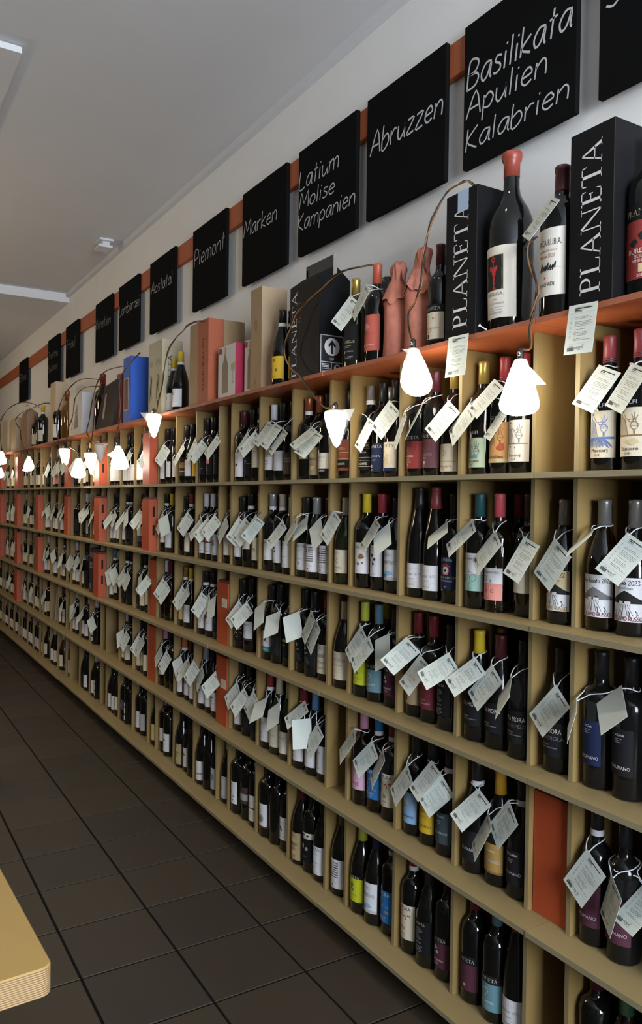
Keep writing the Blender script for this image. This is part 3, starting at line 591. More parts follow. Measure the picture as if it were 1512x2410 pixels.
neo = [T_('NEOSTÒS', 0, 110, 11, 'ink', w=62), T_('Bianco 2022', 2, 98, 4.5, 'gray'), T_('Spiriti Ebbri', 0, 66, 5, 'midgray', 'hand', 40), disc(2, 52, 4, 'midgray'), R_(1, 42, 3, 50, 'midgray'), T_('Spezzano 2020', 0, 32, 4.5, 'gray')]
design('neostos', 'white', 26, 126, 43, neo)
hexg = []
for k_ in range(7):
    vv = 112-k_*8
    hexg += [R_(-26, vv, -4, vv+4, 'midgray'), R_(2, vv, 24, vv+4, 'midgray')] if k_ in (0, 1, 3) else ([R_(-26, vv, -4, vv+4, 'maroon'), R_(2, vv, 24, vv+4, 'maroon')] if k_ == 2 else [R_(-26, vv, 24, vv+4, 'midgray')])
design('hexagram', 'white', 26, 126, 43, hexg+[T_('Appianum', 0, 54, 4, 'gray'), T_('Spiriti Ebbri', 0, 46, 5, 'midgray', 'hand', 40), disc(0, 38, 3.5, 'maroon'), T_('Rosso 2021', 0, 29, 4.5, 'gray')])
design('outline', 'white', 44, 126, 36, [Sx([(-20, 100), (-20, 74), (8, 74), (8, 100), (-14, 102)], 1.2, 'midgray'), T_('fiano', 0, 112, 6, 'ink', 'hand'), T_('Valentini', 0, 50, 6, 'rustink', 'hand', 40)])
design('blotch', 'white', 38, 128, 38, [blob(4, 96, 6, 'ink', 8, 1), blob(-6, 82, 8, 'ink', 8, 2), blob(10, 84, 5, 'ink', 8, 5), T_('Nerb', 4, 116, 7, 'ink', 'hand'), T_('Valentini', 0, 44, 5, 'gray', 'hand')])
design('figures', 'cream', 34, 128, 38, [T_('SPERA', 0, 108, 8, 'sand', w=40), blob(-14, 80, 6, 'brownink', 9, 1), blob(0, 82, 7, 'brownink', 9, 2), blob(14, 80, 6, 'brownink', 9, 3), R_(-38, 68, 38, 72, 'sand'), T_('Grechetto', 0, 46, 5, 'gray', 'hand')])
design('vines', 'cream', 76, 160, 38, [T_('NERA', 0, 142, 8, 'sand'), Sx([(-24, 118), (-10, 114), (6, 118), (22, 112)], 1.6, 'brownink'), T_('Umbria', 0, 84, 5, 'gray', 'hand')])
design('framed', 'ivory', 36, 130, 38, [Sx([(-32, 42), (32, 42), (32, 124), (-32, 124), (-32, 42)], .8, 'gray'), blob(-14, 104, 9, 'sand', 11, 2), T_('Bianco', 0, 70, 5, 'gray', 'hand')]+lines(0, 60, 2, 30, 'lightgray'))
design('lady', 'salmon', 22, 118, 38, [R_(-36, 24, 36, 116, 'ivory'), blob(0, 96, 13, 'ink', 11, 2), Sx([(6, 90), (2, 76), (8, 62), (-4, 46)], 2.2, 'rustink'), blob(-12, 74, 6, 'salmon', 9, 3), Sx([(-20, 70), (-14, 50)], 1.6, 'midgray')])
design('hills', 'white', 28, 128, 38, [T_('FALANSERA', 0, 112, 7, 'gray', w=52), Pg([(-38, 80), (-24, 88), (-10, 82), (4, 92), (18, 84), (38, 90), (38, 82), (-38, 76)], 'wine'), T_('Cantine', 0, 56, 6, 'gray', 'hand'), T_('campolari', 0, 38, 8, 'midgray', w=44)])
design('feather', 'lightgray', 28, 124, 38, [Sx([(0, 40), (2, 70), (8, 100)], 2, 'midgray'), blob(4, 84, 12, 'midgray', 9, 3, 1.6), T_('SCIRUS', 0, 114, 5, 'midgray', w=44)]+lines(0, 36, 1, 40, 'midgray'))
design('vici', 'white', 50, 150, 38, [T_('VICI', 0, 70, 9, 'ink', w=32)]+lines(0, 130, 3, 30, 'lightgray', 8))
design('stripeblue', 'white', 30, 120, 38, [R_(-38, 30, 38, 66, 'violet'), T_('REALE', 0, 44, 6, 'sand')]); design('stripegreen', 'white', 30, 120, 38, [R_(-38, 30, 38, 66, 'green')])
design('stripemag', 'white', 30, 120, 38, [R_(-38, 30, 38, 70, 'magenta'), T_('REALE', 0, 46, 6, 'sand')]); design('stripeyel', 'white', 30, 120, 38, [R_(-38, 30, 38, 66, 'yellow')])
mora = lambda sub, c2: [T_('ALTA MORA', -2, 96, 12, 'ivory', w=70, al='c')]+([T_(sub, 0, 80, 10, c2, w=78)] if sub else [])+[T_('ETNA ROSSO', -16, 66, 4, 'sand', al='c'), T_('DENOMINAZIONE CONTROLLATA', 0, 60, 2.6, 'lightgray', w=46)]
design('mora', 'charcoal', 44, 122, 44, mora('', 'gray')); design('moramezzo', 'charcoal', 40, 122, 44, mora('FEUDO DI MEZZO', 'midgray')); design('moraguard', 'charcoal', 40, 122, 44, mora('GUARDIOLA', 'midgray'))
cus = [T_('CUSUMANO', 0, 62, 8.5, 'lightgray', w=58)]
design('cusnavy', 'navy', 54, 156, 32, [T_('CUSUMANO', 0, 68, 8, 'ivory', w=52), T_('NOA', 0, 140, 6, 'ivory', w=22)]+lines(-4, 134, 3, 24, 'lightgray')); design('cusblack', 'charcoal', 54, 156, 32, [T_('CUSUMANO', 0, 68, 8, 'ivory', w=52), T_('SAGANA', 0, 140, 6, 'ivory', w=26)]+lines(-4, 134, 3, 24, 'lightgray'))
design('cusplum', 'plum', 44, 140, 38, cus[:1]); design('cusdark', 'charcoal', 34, 116, 40, cus); design('cusamber', 'gold', 34, 112, 38, [R_(-38, 34, 38, 40, 'brownink')]+cus+[T_('ANGIMBE', 0, 90, 5, 'ivory')])
design('cusslate', 'slate', 36, 124, 40, cus+[T_('SHAMARIS', 0, 110, 6, 'lightgray', w=36)]+lines(0, 100, 3, 18, 'lightgray', 3.4)); design('cusbenu', 'charcoal', 36, 124, 40, cus+[T_('BENUARA', 0, 110, 6.5, 'ivory', w=40)]+lines(-4, 100, 3, 22, 'lightgray', 3.4))
design('cusblue', 'sky', 36, 130, 40, [T_('CUSUMANO', 2, 52, 8.5, 'navy', w=58), blob(4, 100, 14, 'lightgray', 12, 3), T_('NERO', -4, 84, 6, 'bluegray')]); design('cusyel', 'yellow', 36, 124, 40, [T_('CUSUMANO', 2, 52, 8.5, 'ink', w=58), T_('LUCIDO', 0, 96, 7, 'brownink', w=34), T_('TERRE', 0, 80, 7, 'gold', w=34)])
design('ulmo', 'cream', 22, 128, 42, [R_(-42, 106, 42, 128, 'charcoal'), T_('PLANETA', 0, 112, 9, 'ivory', 'serif', 62), ring(8, 88, 9, 1.6, 'sand'), disc(8, 88, 4, 'tan'), Sx([(-14, 96), (4, 101), (24, 96)], 1.8, 'tan'), Sx([(-20, 70), (4, 62), (30, 76)], 1.4, 'sand'), T_("SITO DELL'ULMO", 0, 56, 5.5, 'rustink', w=58), T_('MERLOT', -6, 48, 4, 'rustink'), R_(-14, 30, -8, 42, 'ink'), R_(-42, 22, 42, 27, 'charcoal')])
design('eyetan', 'tan', 36, 128, 40, [ring(0, 100, 9, 1.6, 'face'), disc(0, 100, 4, 'face'), R_(-12, 48, -6, 62, 'ink'), R_(-42, 116, 42, 128, 'charcoal')])
design('sogno', 'maroon', 40, 126, 40, [ring(-8, 100, r, .9, 'rustink', 16, .6, 5.4) for r in (6, 10, 14, 18)]+[T_('NERELLO', -4, 64, 5, 'sand', w=26), T_('CANTERRA NOCE', 0, 54, 4.4, 'ivory', w=50)])
design('fingerprint', 'black', 40, 136, 40, [T_('PLANETA', -4, 124, 7, 'ivory', 'serif', 46)]+[ring(-4, 98, r, .8, 'gray', 18, .4, 5.6) for r in (3, 6, 9, 12, 15, 18)]+[T_('NERELLO', -4, 70, 4.4, 'lightgray')]+lines(-4, 62, 5, 34, 'lightgray', 4, .8))
design('limelbl', 'lime', 40, 124, 42, [R_(-42, 116, 42, 126, 'charcoal'), T_('PLANETA', 0, 117, 8, 'ivory', 'serif', 58), blob(0, 94, 9, 'brownink', 11, 2), blob(-2, 82, 7, 'green', 9, 4), blob(4, 78, 6, 'green', 9, 5), T_('PLACIDO', 0, 58, 6, 'gold', w=46), T_('2022', 0, 48, 4, 'gold')])
design('cometa', 'bluegray', 32, 112, 42, [R_(-42, 104, 42, 126, 'charcoal'), T_('PLANETA', 0, 110, 9, 'ivory', 'serif', 60)]+[disc(-6+11*math.cos(a)*random.Random(a).uniform(.5, 1), 82+14*math.sin(a)*random.Random(a+9).uniform(.5, 1), 1.8, 'sand') for a in [i*.42 for i in range(15)]]+[T_('ALASTRO', 2, 52, 7, 'ivory', w=40), T_('2022', 2, 42, 4, 'lightgray')])
design('plumbago', 'plum', 36, 122, 42, [R_(-42, 108, 42, 126, 'charcoal'), T_('PLANETA', 0, 112, 9, 'ivory', 'serif', 60), blob(-4, 92, 7, 'lightgray', 13, 2), blob(2, 80, 6, 'lightgray', 13, 3), blob(-10, 78, 4, 'lightgray', 11, 4), T_('PLUMBAGO', 0, 56, 6, 'ivory', w=48)]+lines(0, 50, 2, 20, 'lightgray'))
design('plumdark', 'maroon', 36, 130, 40, [R_(-42, 108, 42, 130, 'charcoal'), T_('PLANETA', 0, 114, 9, 'ivory', 'serif', 58), disc(0, 50, 4, 'sand')])
DS['plumdark']['bg'] = 'plum'
design('elia', 'cream', 30, 126, 46, [T_("SANT'ELIA", 0, 92, 12, 'offink', w=74), T_('Nerello Mascalese', 4, 78, 4, 'rustink', 'hand', 40)]+lines(0, 66, 3, 50, 'lightgray', 5)+[T_('2019', -10, 40, 5, 'offink', 'hand')])
design('blackprint', 'black', 40, 140, 40, [blob(-6, 104, 9, 'lightgray', 12, 2), T_('NERO', 0, 84, 6, 'lightgray')]+lines(0, 70, 5, 44, 'midgray', 6)); design('chateau', 'cream', 26, 130, 40, [ring(8, 118, 9, 2, 'midgray'), disc(8, 118, 5, 'gray'), R_(-30, 84, 30, 96, 'gray'), Pg([(-20, 96), (-10, 106), (0, 96)], 'midgray'), T_('Solicchiata', 0, 64, 9, 'ink', 'hand', 62), T_('MONTELAGUARDIA', 0, 44, 5, 'midgray', w=56)])
design('cosmic', 'white', 34, 116, 40, [R_(-40, 34, 40, 54, 'teal'), T_('ETNA UNSUNG', 0, 40, 6, 'ivory', w=46), blob(6, 88, 12, 'violet', 11, 3), blob(-12, 78, 8, 'sand', 9, 4), blob(16, 74, 5, 'gray', 9, 5)]); design('goldband', 'black', 40, 130, 38, [R_(-38, 96, 38, 106, 'gold'), T_('Riserva', 0, 80, 7, 'sand', 'hand')])
design('fire', 'black', 36, 136, 44, [T_('SORMENTO', -4, 88, 8, 'ivory', w=54)]+[disc(10+random.Random(i).uniform(-22, 26), 66+random.Random(i+50).uniform(-18, 26), random.Random(i+9).uniform(1, 3), ('gold', 'rust', 'sand')[i % 3]) for i in range(26)])
design('erini', 'white', 50, 130, 40, [T_('MARNERINI', 0, 112, 7, 'midgray', w=52), R_(-40, 50, 40, 58, 'plum')]+lines(0, 90, 2, 30, 'lightgray'))
design('grapes', 'white', 30, 116, 43, [disc(-8, 96, 4, 'violet'), disc(0, 90, 4, 'navy'), disc(8, 92, 4.5, 'wine'), ring(10, 82, 6, 1.2, 'midgray'), ring(-2, 80, 7, 1.2, 'midgray'), T_('VIGNAMARE', 0, 62, 5, 'gray', w=52)]); design('yelwhite', 'white', 30, 118, 42, [R_(-42, 30, -2, 118, 'yellow')]+lines(-20, 96, 3, 24, 'gold', 8)+lines(-20, 52, 2, 16, 'gold', 8)); design('yelfull', 'yellow', 30, 118, 40, [T_('GIALLO', 0, 90, 6, 'gold')]+lines(0, 80, 3, 30, 'gold', 8)+[R_(20, 30, 40, 118, 'ivory')])
design('palegold', 'sand', 34, 116, 40, lines(0, 90, 3, 30, 'gold', 8)); design('sunlbl', 'white', 26, 120, 40, [Pg([(-14, 84), (-4, 90), (-10, 98), (2, 92), (8, 102), (8, 90), (18, 86), (6, 80)], 'gold'), blob(0, 86, 6, 'rust', 9, 2), T_('Sole', 0, 66, 5, 'gray', 'hand')]+lines(0, 56, 2, 30, 'lightgray')); design('roundlbl', 'ivory', 60, 130, 30, [T_('R', 0, 88, 14, 'midgray', 'hand')]+lines(0, 78, 2, 24, 'gray'))
design('roselbl', 'pink', 52, 136, 42, [T_('PLANETA', 0, 120, 8, 'ivory', 'serif', 52), Sx([(-10, 108), (0, 100), (-4, 90), (8, 86)], 3, 'salmon'), T_('ROSÉ', 0, 66, 11, 'wine', w=42)]+lines(0, 60, 1, 26, 'wine')); design('grillo', 'blue', 44, 140, 42, [T_('TERRE', 0, 126, 10, 'ivory', w=48)]+scrolls('orange', 3, 72, 116)+[T_('GRILLO', 0, 60, 7, 'ivory', w=34), T_('vino biologico', 0, 52, 4, 'ivory', 'hand')]); design('naturacream', 'cream', 44, 148, 42, [T_('NATURA', 0, 132, 10, 'ink', w=56)]+scrolls('rustink', 5, 70, 122)+[T_('TERRA', 0, 58, 5, 'brownink'), T_('biologico', 0, 50, 4, 'brownink')]); design('naturablue', 'blue', 40, 140, 42, [T_('NATURA', 0, 124, 11, 'ivory', w=58)]+scrolls('orange', 8, 66, 112)+[T_('GRILLO', 0, 54, 6, 'ivory', w=32), T_('vino biologico', 0, 47, 4, 'ivory', 'hand')])
design('script', 'white', 30, 128, 42, [Sx([(-20, 96), (-6, 104), (6, 92), (22, 98)], 1.2, 'lightgray'), T_('Lune', 0, 100, 7, 'midgray', 'hand'), disc(-6, 62, 4, 'gray'), T_('delle viti', 0, 46, 5, 'gray', 'hand')]); design('simont', 'palegreen', 26, 110, 42, [Sx([(-38, 30), (38, 30), (40, 106), (-40, 106), (-38, 30)], 1.4, 'gray'), T_('SIMONT', 0, 80, 8, 'midgray', w=48), T_('Bianco', 0, 66, 5, 'gray', 'hand'), T_('2022', 0, 46, 5, 'gray')]); DS['simont']['bg'] = 'ivory'; design('crest', 'cream', 30, 120, 40, [ring(0, 74, 32, 1.6, 'sand'), T_('MONTE', 0, 72, 7, 'gray', w=38)])
design('portrait', 'white', 40, 136, 38, [disc(2, 76, 18, 'gray', 22), blob(2, 74, 12, 'midgray', 11, 3, 1.2), Sx([(-8, 122), (-4, 114), (2, 112), (8, 118)], 2, 'midgray'), T_('Malvasia', 0, 102, 5, 'midgray', 'hand'), R_(-38, 40, 38, 46, 'maroon')]); design('cattle', 'black', 40, 150, 40, [R_(-38, 124, 38, 146, 'ivory'), blob(-22, 136, 7, 'ink', 9, 1, .6), blob(-4, 138, 7, 'ink', 9, 2, .6), blob(16, 136, 8, 'ink', 9, 3, .6), T_('LA FARMA', 0, 126, 5, 'ink', w=50), blob(-14, 94, 12, 'lightgray', 10, 5), disc(10, 88, 7, 'gray')]+lines(0, 60, 2, 26, 'midgray'))
design('redfig', 'white', 44, 132, 38, [T_('Divine', 4, 110, 8, 'gray', 'hand', 34), blob(0, 90, 9, 'wine', 9, 3), blob(4, 82, 6, 'ink', 9, 4), T_('Montepulciano', 0, 54, 5, 'gray', w=46)]); design('spots', 'white', 44, 140, 34, [T_('ERUE', 0, 124, 8, 'rustink', 'hand')]+[blob(random.Random(i).uniform(-14, 14), 60+i*8, 3.4, 'wine', 8, i) for i in range(6)]); design('twopart', 'ivory', 24, 130, 34, [R_(-34, 74, 34, 78, 'black')]+lines(0, 100, 3, 28, 'midgray', 7)+lines(0, 56, 3, 28, 'midgray', 8)); design('brownwhite', 'brown', 70, 140, 36, [R_(-36, 84, 36, 112, 'gray')])
design('torn', 'white', 22, 112, 42, [Pg([(-42, 62), (-20, 58), (4, 52), (24, 56), (42, 58), (42, 53), (20, 51), (0, 47), (-24, 53), (-42, 57)], 'brownink'), T_('vino', 12, 34, 6, 'gray', 'hand')]+lines(0, 92, 3, 36, 'lightgray', 8)); design('plumefeather', 'lightgray', 22, 120, 42, [T_('SCIRUS', 0, 106, 7, 'midgray', w=50), blob(-4, 74, 13, 'midgray', 9, 4, 1.7), Sx([(-2, 70), (4, 40), (0, 30)], 2.6, 'midgray'), R_(-34, 28, 34, 34, 'gray')])
design('strips', 'black', 20, 140, 34, [R_(-14, 106, 12, 128, 'ivory'), R_(-14, 62, 12, 98, 'ivory'), R_(-14, 24, 12, 52, 'ivory')]); design('violetsq', 'violet', 70, 130, 36, [R_(-14, 84, 6, 104, 'gray')])
design('tealp', 'black', 40, 130, 36, [R_(-34, 96, 0, 124, 'teal'), R_(-30, 70, 20, 71, 'lightgray')]+lines(0, 60, 3, 20, 'midgray')); design('pinkp', 'black', 40, 132, 36, [R_(-18, 92, 14, 126, 'salmon')]+lines(-4, 70, 3, 16, 'lightgray')); design('plainblack', 'black', 40, 132, 36, lines(0, 90, 2, 24, 'midgray')); design('orangebr', 'brown', 40, 134, 36, [R_(-36, 80, 36, 108, 'orange'), R_(-36, 60, 36, 66, 'sand')]); design('yellowp', 'yellow', 36, 132, 36, lines(0, 60, 2, 22, 'gold')); design('whitesq', 'white', 38, 120, 36, [Sx([(-30, 44), (30, 44), (30, 114), (-30, 114), (-30, 44)], .8, 'gray'), T_('Cuvee', 0, 96, 6, 'gray', 'hand')]); design('stroke', 'white', 30, 120, 38, [Sx([(-24, 74), (0, 62), (16, 58)], 4, 'ink'), R_(-34, 34, 6, 38, 'gold')]); design('swirl', 'white', 30, 128, 38, [ring(0, 84, r, 1.4, 'gray') for r in (5, 10, 15)])
design('w1', 'white', 30, 124, 40, [T_('Barolo', 0, 96, 6, 'gray')]+lines(0, 84, 3, 36, 'lightgray', 7)+[blob(0, 112, 5, 'midgray', 8, 2)]); design('w2', 'white', 26, 112, 40, [disc(0, 96, 6, 'gray')]+lines(0, 76, 4, 40, 'lightgray', 8)); design('c1', 'cream', 30, 120, 40, [blob(0, 88, 9, 'sand', 9, 4)]+lines(0, 66, 3, 34, 'sand', 7)); design('c2', 'cream', 44, 126, 38, [Sx([(-30, 50), (30, 50), (30, 120), (-30, 120), (-30, 50)], 1.2, 'brownink')]+lines(0, 90, 3, 30, 'offink', 7)); design('g1', 'lightgray', 30, 124, 40, lines(0, 96, 5, 36, 'gray', 9)); design('d1', 'charcoal', 34, 124, 40, lines(0, 92, 3, 32, 'midgray', 8)); design('p1', 'salmon', 30, 118, 40, lines(0, 90, 3, 30, 'coral', 8)); design('ws', 'white', 30, 122, 40, [R_(-40, 50, 40, 66, 'yellow')]+lines(0, 100, 3, 30, 'lightgray', 7)); design('n1', 'navy', 34, 124, 40, lines(0, 92, 3, 30, 'midgray', 8)); design('v1', 'violet', 60, 128, 38, [ring(0, 92, 12, 1.4, 'gray')]); design('none', None, 30, 40, 20)
design('audacus', 'charcoal', 30, 150, 42, [T_('Iudacus', 2, 88, 13, 'sand', 'hand', 58, wt=.09)]+lines(0, 78, 2, 40, 'sand', 5)+[disc(-14, 58, 5, 'ivory'), T_('G. Planeta', 12, 58, 5, 'ivory', 'hand', 28)]+lines(0, 42, 2, 56, 'lightgray', 5)); design('dialogo', 'coral', 40, 150, 42, [T_('PLANETA', -4, 138, 6, 'salmon', 'serif', 40), blob(-6, 116, 12, 'salmon', 9, 2), T_('Iudacus', 0, 88, 12, 'rustink', 'hand', 56, wt=.08)]+lines(0, 78, 3, 44, 'rustink', 5)+[disc(-14, 56, 5, 'ivory'), T_('G. Planeta', 10, 56, 5, 'ivory', 'hand', 28)])
design('turriga', 'ivory', 34, 214, 52, [Sx([(-49, 38), (49, 38), (49, 210), (-49, 210), (-49, 38)], .6, 'tan'), R_(-45, 103, 21, 193, 'sand'), R_(-43, 105, 19, 191, 'ink'), ring(-10, 181, 5, 3, 'red'), R_(-11, 158, -8, 178, 'red'), Pg([(-24, 164), (-18, 168), (-14, 162), (-6, 162), (2, 166), (4, 158), (0, 152), (-4, 148), (-2, 142), (-8, 138), (-14, 144), (-16, 152), (-24, 156)], 'red'), Pg([(-11, 140), (-5, 138), (-6, 116), (-9, 112), (-11, 120)], 'red'), Pg([(-13, 107), (-2, 107), (-5, 112), (-10, 112)], 'red'), T_('TURRIGA.', -10, 90, 9, 'midgray', w=62), T_('2001', -4, 78, 5, 'gray'), T_('ISOLA DEI NURAGHI', -6, 68, 5, 'gray', w=56)]+lines(-4, 60, 3, 60, 'gray', 6, .8)+[T_('3,0 l - 14,0% Vol.', -8, 44, 4.4, 'gray', w=48)])
design('rocca', 'ivory', 50, 206, 46, [T_('ROCCA RUBIA.', -2, 166, 15, 'ink', w=78), T_('CARIGNANO DEL SULCIS', -2, 152, 4.4, 'rustink', w=58), T_('Riserva 2020', -2, 138, 8, 'rustink', 'hand', 46)]+[Sx([(-26+i*6, 108), (-18+i*6, 122+4*math.sin(i*2)), (-20+i*6, 112)], 3, 'ink') for i in range(8)]+[R_(28, 112, 46, 113, 'sand'), disc(-4, 92, 2.4, 'red'), T_('SANTADI', -2, 72, 9, 'ink', w=46)])
design('burd17', 'redface', 44, 200, 48, [R_(-48, 168, 48, 204, 'black'), T_('PLANETA', 0, 178, 13, 'sand', 'serif', 80), blob(14, 136, 20, 'ink', 10, 3), blob(-18, 120, 10, 'ink', 9, 5), T_('BURDESE', -2, 98, 11, 'ivory', w=62), T_('SICILIA', -2, 88, 7, 'ivory'), T_('MENFI DOC', -2, 79, 7, 'ivory', w=40), R_(-6, 58, 8, 76, 'sand'), T_('2017', 0, 48, 7, 'ivory')])
design('yellowart', 'yellow', 30, 116, 42, [R_(-6, 96, 4, 106, 'brownink'), Sx([(-34, 78), (-16, 84), (6, 76), (34, 82)], 1.4, 'brownink'), blob(10, 64, 7, 'brownink', 9, 2), Sx([(-30, 58), (-10, 52), (14, 56), (34, 50)], 1.4, 'brownink'), blob(-18, 66, 5, 'brownink', 9, 4)]+lines(0, 40, 2, 44, 'brownink', 5)); design('whiteart', 'white', 24, 112, 42, [R_(-22, 82, -6, 92, 'gray'), Pg([(-24, 92), (-14, 98), (-4, 92)], 'midgray')]+lines(2, 64, 3, 44, 'lightgray', 7))
def print_me(shape, dn):
    k = ('p', shape, dn)
    if k in CACHE: return CACHE[k]
    D = DS[dn]; cols = []; mb = MB(); lv = [0]
    def ci(c):
        if c not in cols: cols.append(c)
        return cols.index(c)
    for i, p in enumerate(D['prims']):
        f = cyl(shape, .55+.05*min(i, 24)); hu, v0, v1 = D['hu'], D['v0'], D['v1']
        if p[0] == 'r': patch(mb, f, max(p[1], -hu), p[2], min(p[3], hu), p[4], ci(p[5]))
        elif p[0] == 't': put_text(mb, p[1], p[2], p[3], p[4], f, ci(p[5]), p[6], p[7], p[8], 0, p[9])
        elif p[0] == 's': mb.ribbon(p[1], p[2], ci(p[3]), f)
        elif p[0] == 'p':
            c = (sum(a for a, b in p[1])/len(p[1]), sum(b for a, b in p[1])/len(p[1])); n = len(p[1])
            us = [a for a, b in p[1]]
            if max(us)-min(us) > 22:        # wide shapes follow the curve of the glass in strips
                def span(u):
                    vs = []
                    for q in range(n):
                        (a, b), (c2, d) = p[1][q], p[1][(q+1) % n]
                        if (a <= u <= c2 or c2 <= u <= a) and a != c2: vs.append(b+(d-b)*(u-a)/(c2-a))
                    return (min(vs), max(vs)) if vs else (c[1], c[1])
                k = int((max(us)-min(us))/3)+1; e = 1e-3
                cut = sorted(set([min(us)+(max(us)-min(us))*i/k for i in range(k+1)]+us))
                for u0, u1 in zip(cut, cut[1:]):
                    if u1-u0 < 1e-3: continue
                    a0, b0 = span(u0+e); a1, b1 = span(u1-e)
                    mb.face([f(u0, a0), f(u1, a1), f(u1, b1), f(u0, b0)], ci(p[2]))
            else:
                for q in range(n): mb.face([f(*c), f(*p[1][q]), f(*p[1][(q+1) % n])], ci(p[2]))
    CACHE[k] = mb.mesh('print', [paper(c) for c in cols]) if mb.f else None
    return CACHE[k]
CAPWORD = {'bluegray': 'grey blue', 'lightblue': 'light blue', 'darkred': 'dark red', 'orangered': 'orange red'}
PAPWORD = {'redface': 'red', 'purpleface': 'purple brown', 'charcoal': 'near black', 'bluegray': 'grey blue', 'lightgray': 'pale grey', 'palegreen': 'pale green', 'sky': 'light blue', 'sand': 'pale gold'}
KINDW = {'k': 'dark', 'g': 'dark green', 'm': 'smoky black', 'r': 'clear rosé', 'p': 'pink', 'w': 'clear white-wine', 'a': 'amber'}
BOTTLES = []
def make_bottle(x, y, z, shape, glass, cap, dn, rot=0.0, scale=1.0, parts=True):
    root = empty('wine_bottle', (x, y, z), rot); root.scale = (scale,)*3
    band = cap.endswith('+'); cn = cap.rstrip('+')
    link('glass', glass_me(shape), root, m=GLASS[glass])
    if cn:
        link('capsule', cap_me(shape, 52 if band else 62), root, m=capmat(cn))
        if band:
            t = SHAPES[shape][-1][1]-52
            link('neck_band', band_me(shape, t-13, t+1), root, m=paper('white'))
    if cn in ('rose', 'red') and not band and shape == 'B':
        for z_ in (252, 257): link('capsule_stripe', band_me(shape, z_, z_+2.2), root, m=capmat('maroon'))
    D = DS[dn]
    if D['bg']:
        lb = link('label', label_me(shape, D['v0'], D['v1'], D['hu']), root, m=paper(D['bg']))
        pm = print_me(shape, dn)
        if pm: link('print', pm, lb)
    return root

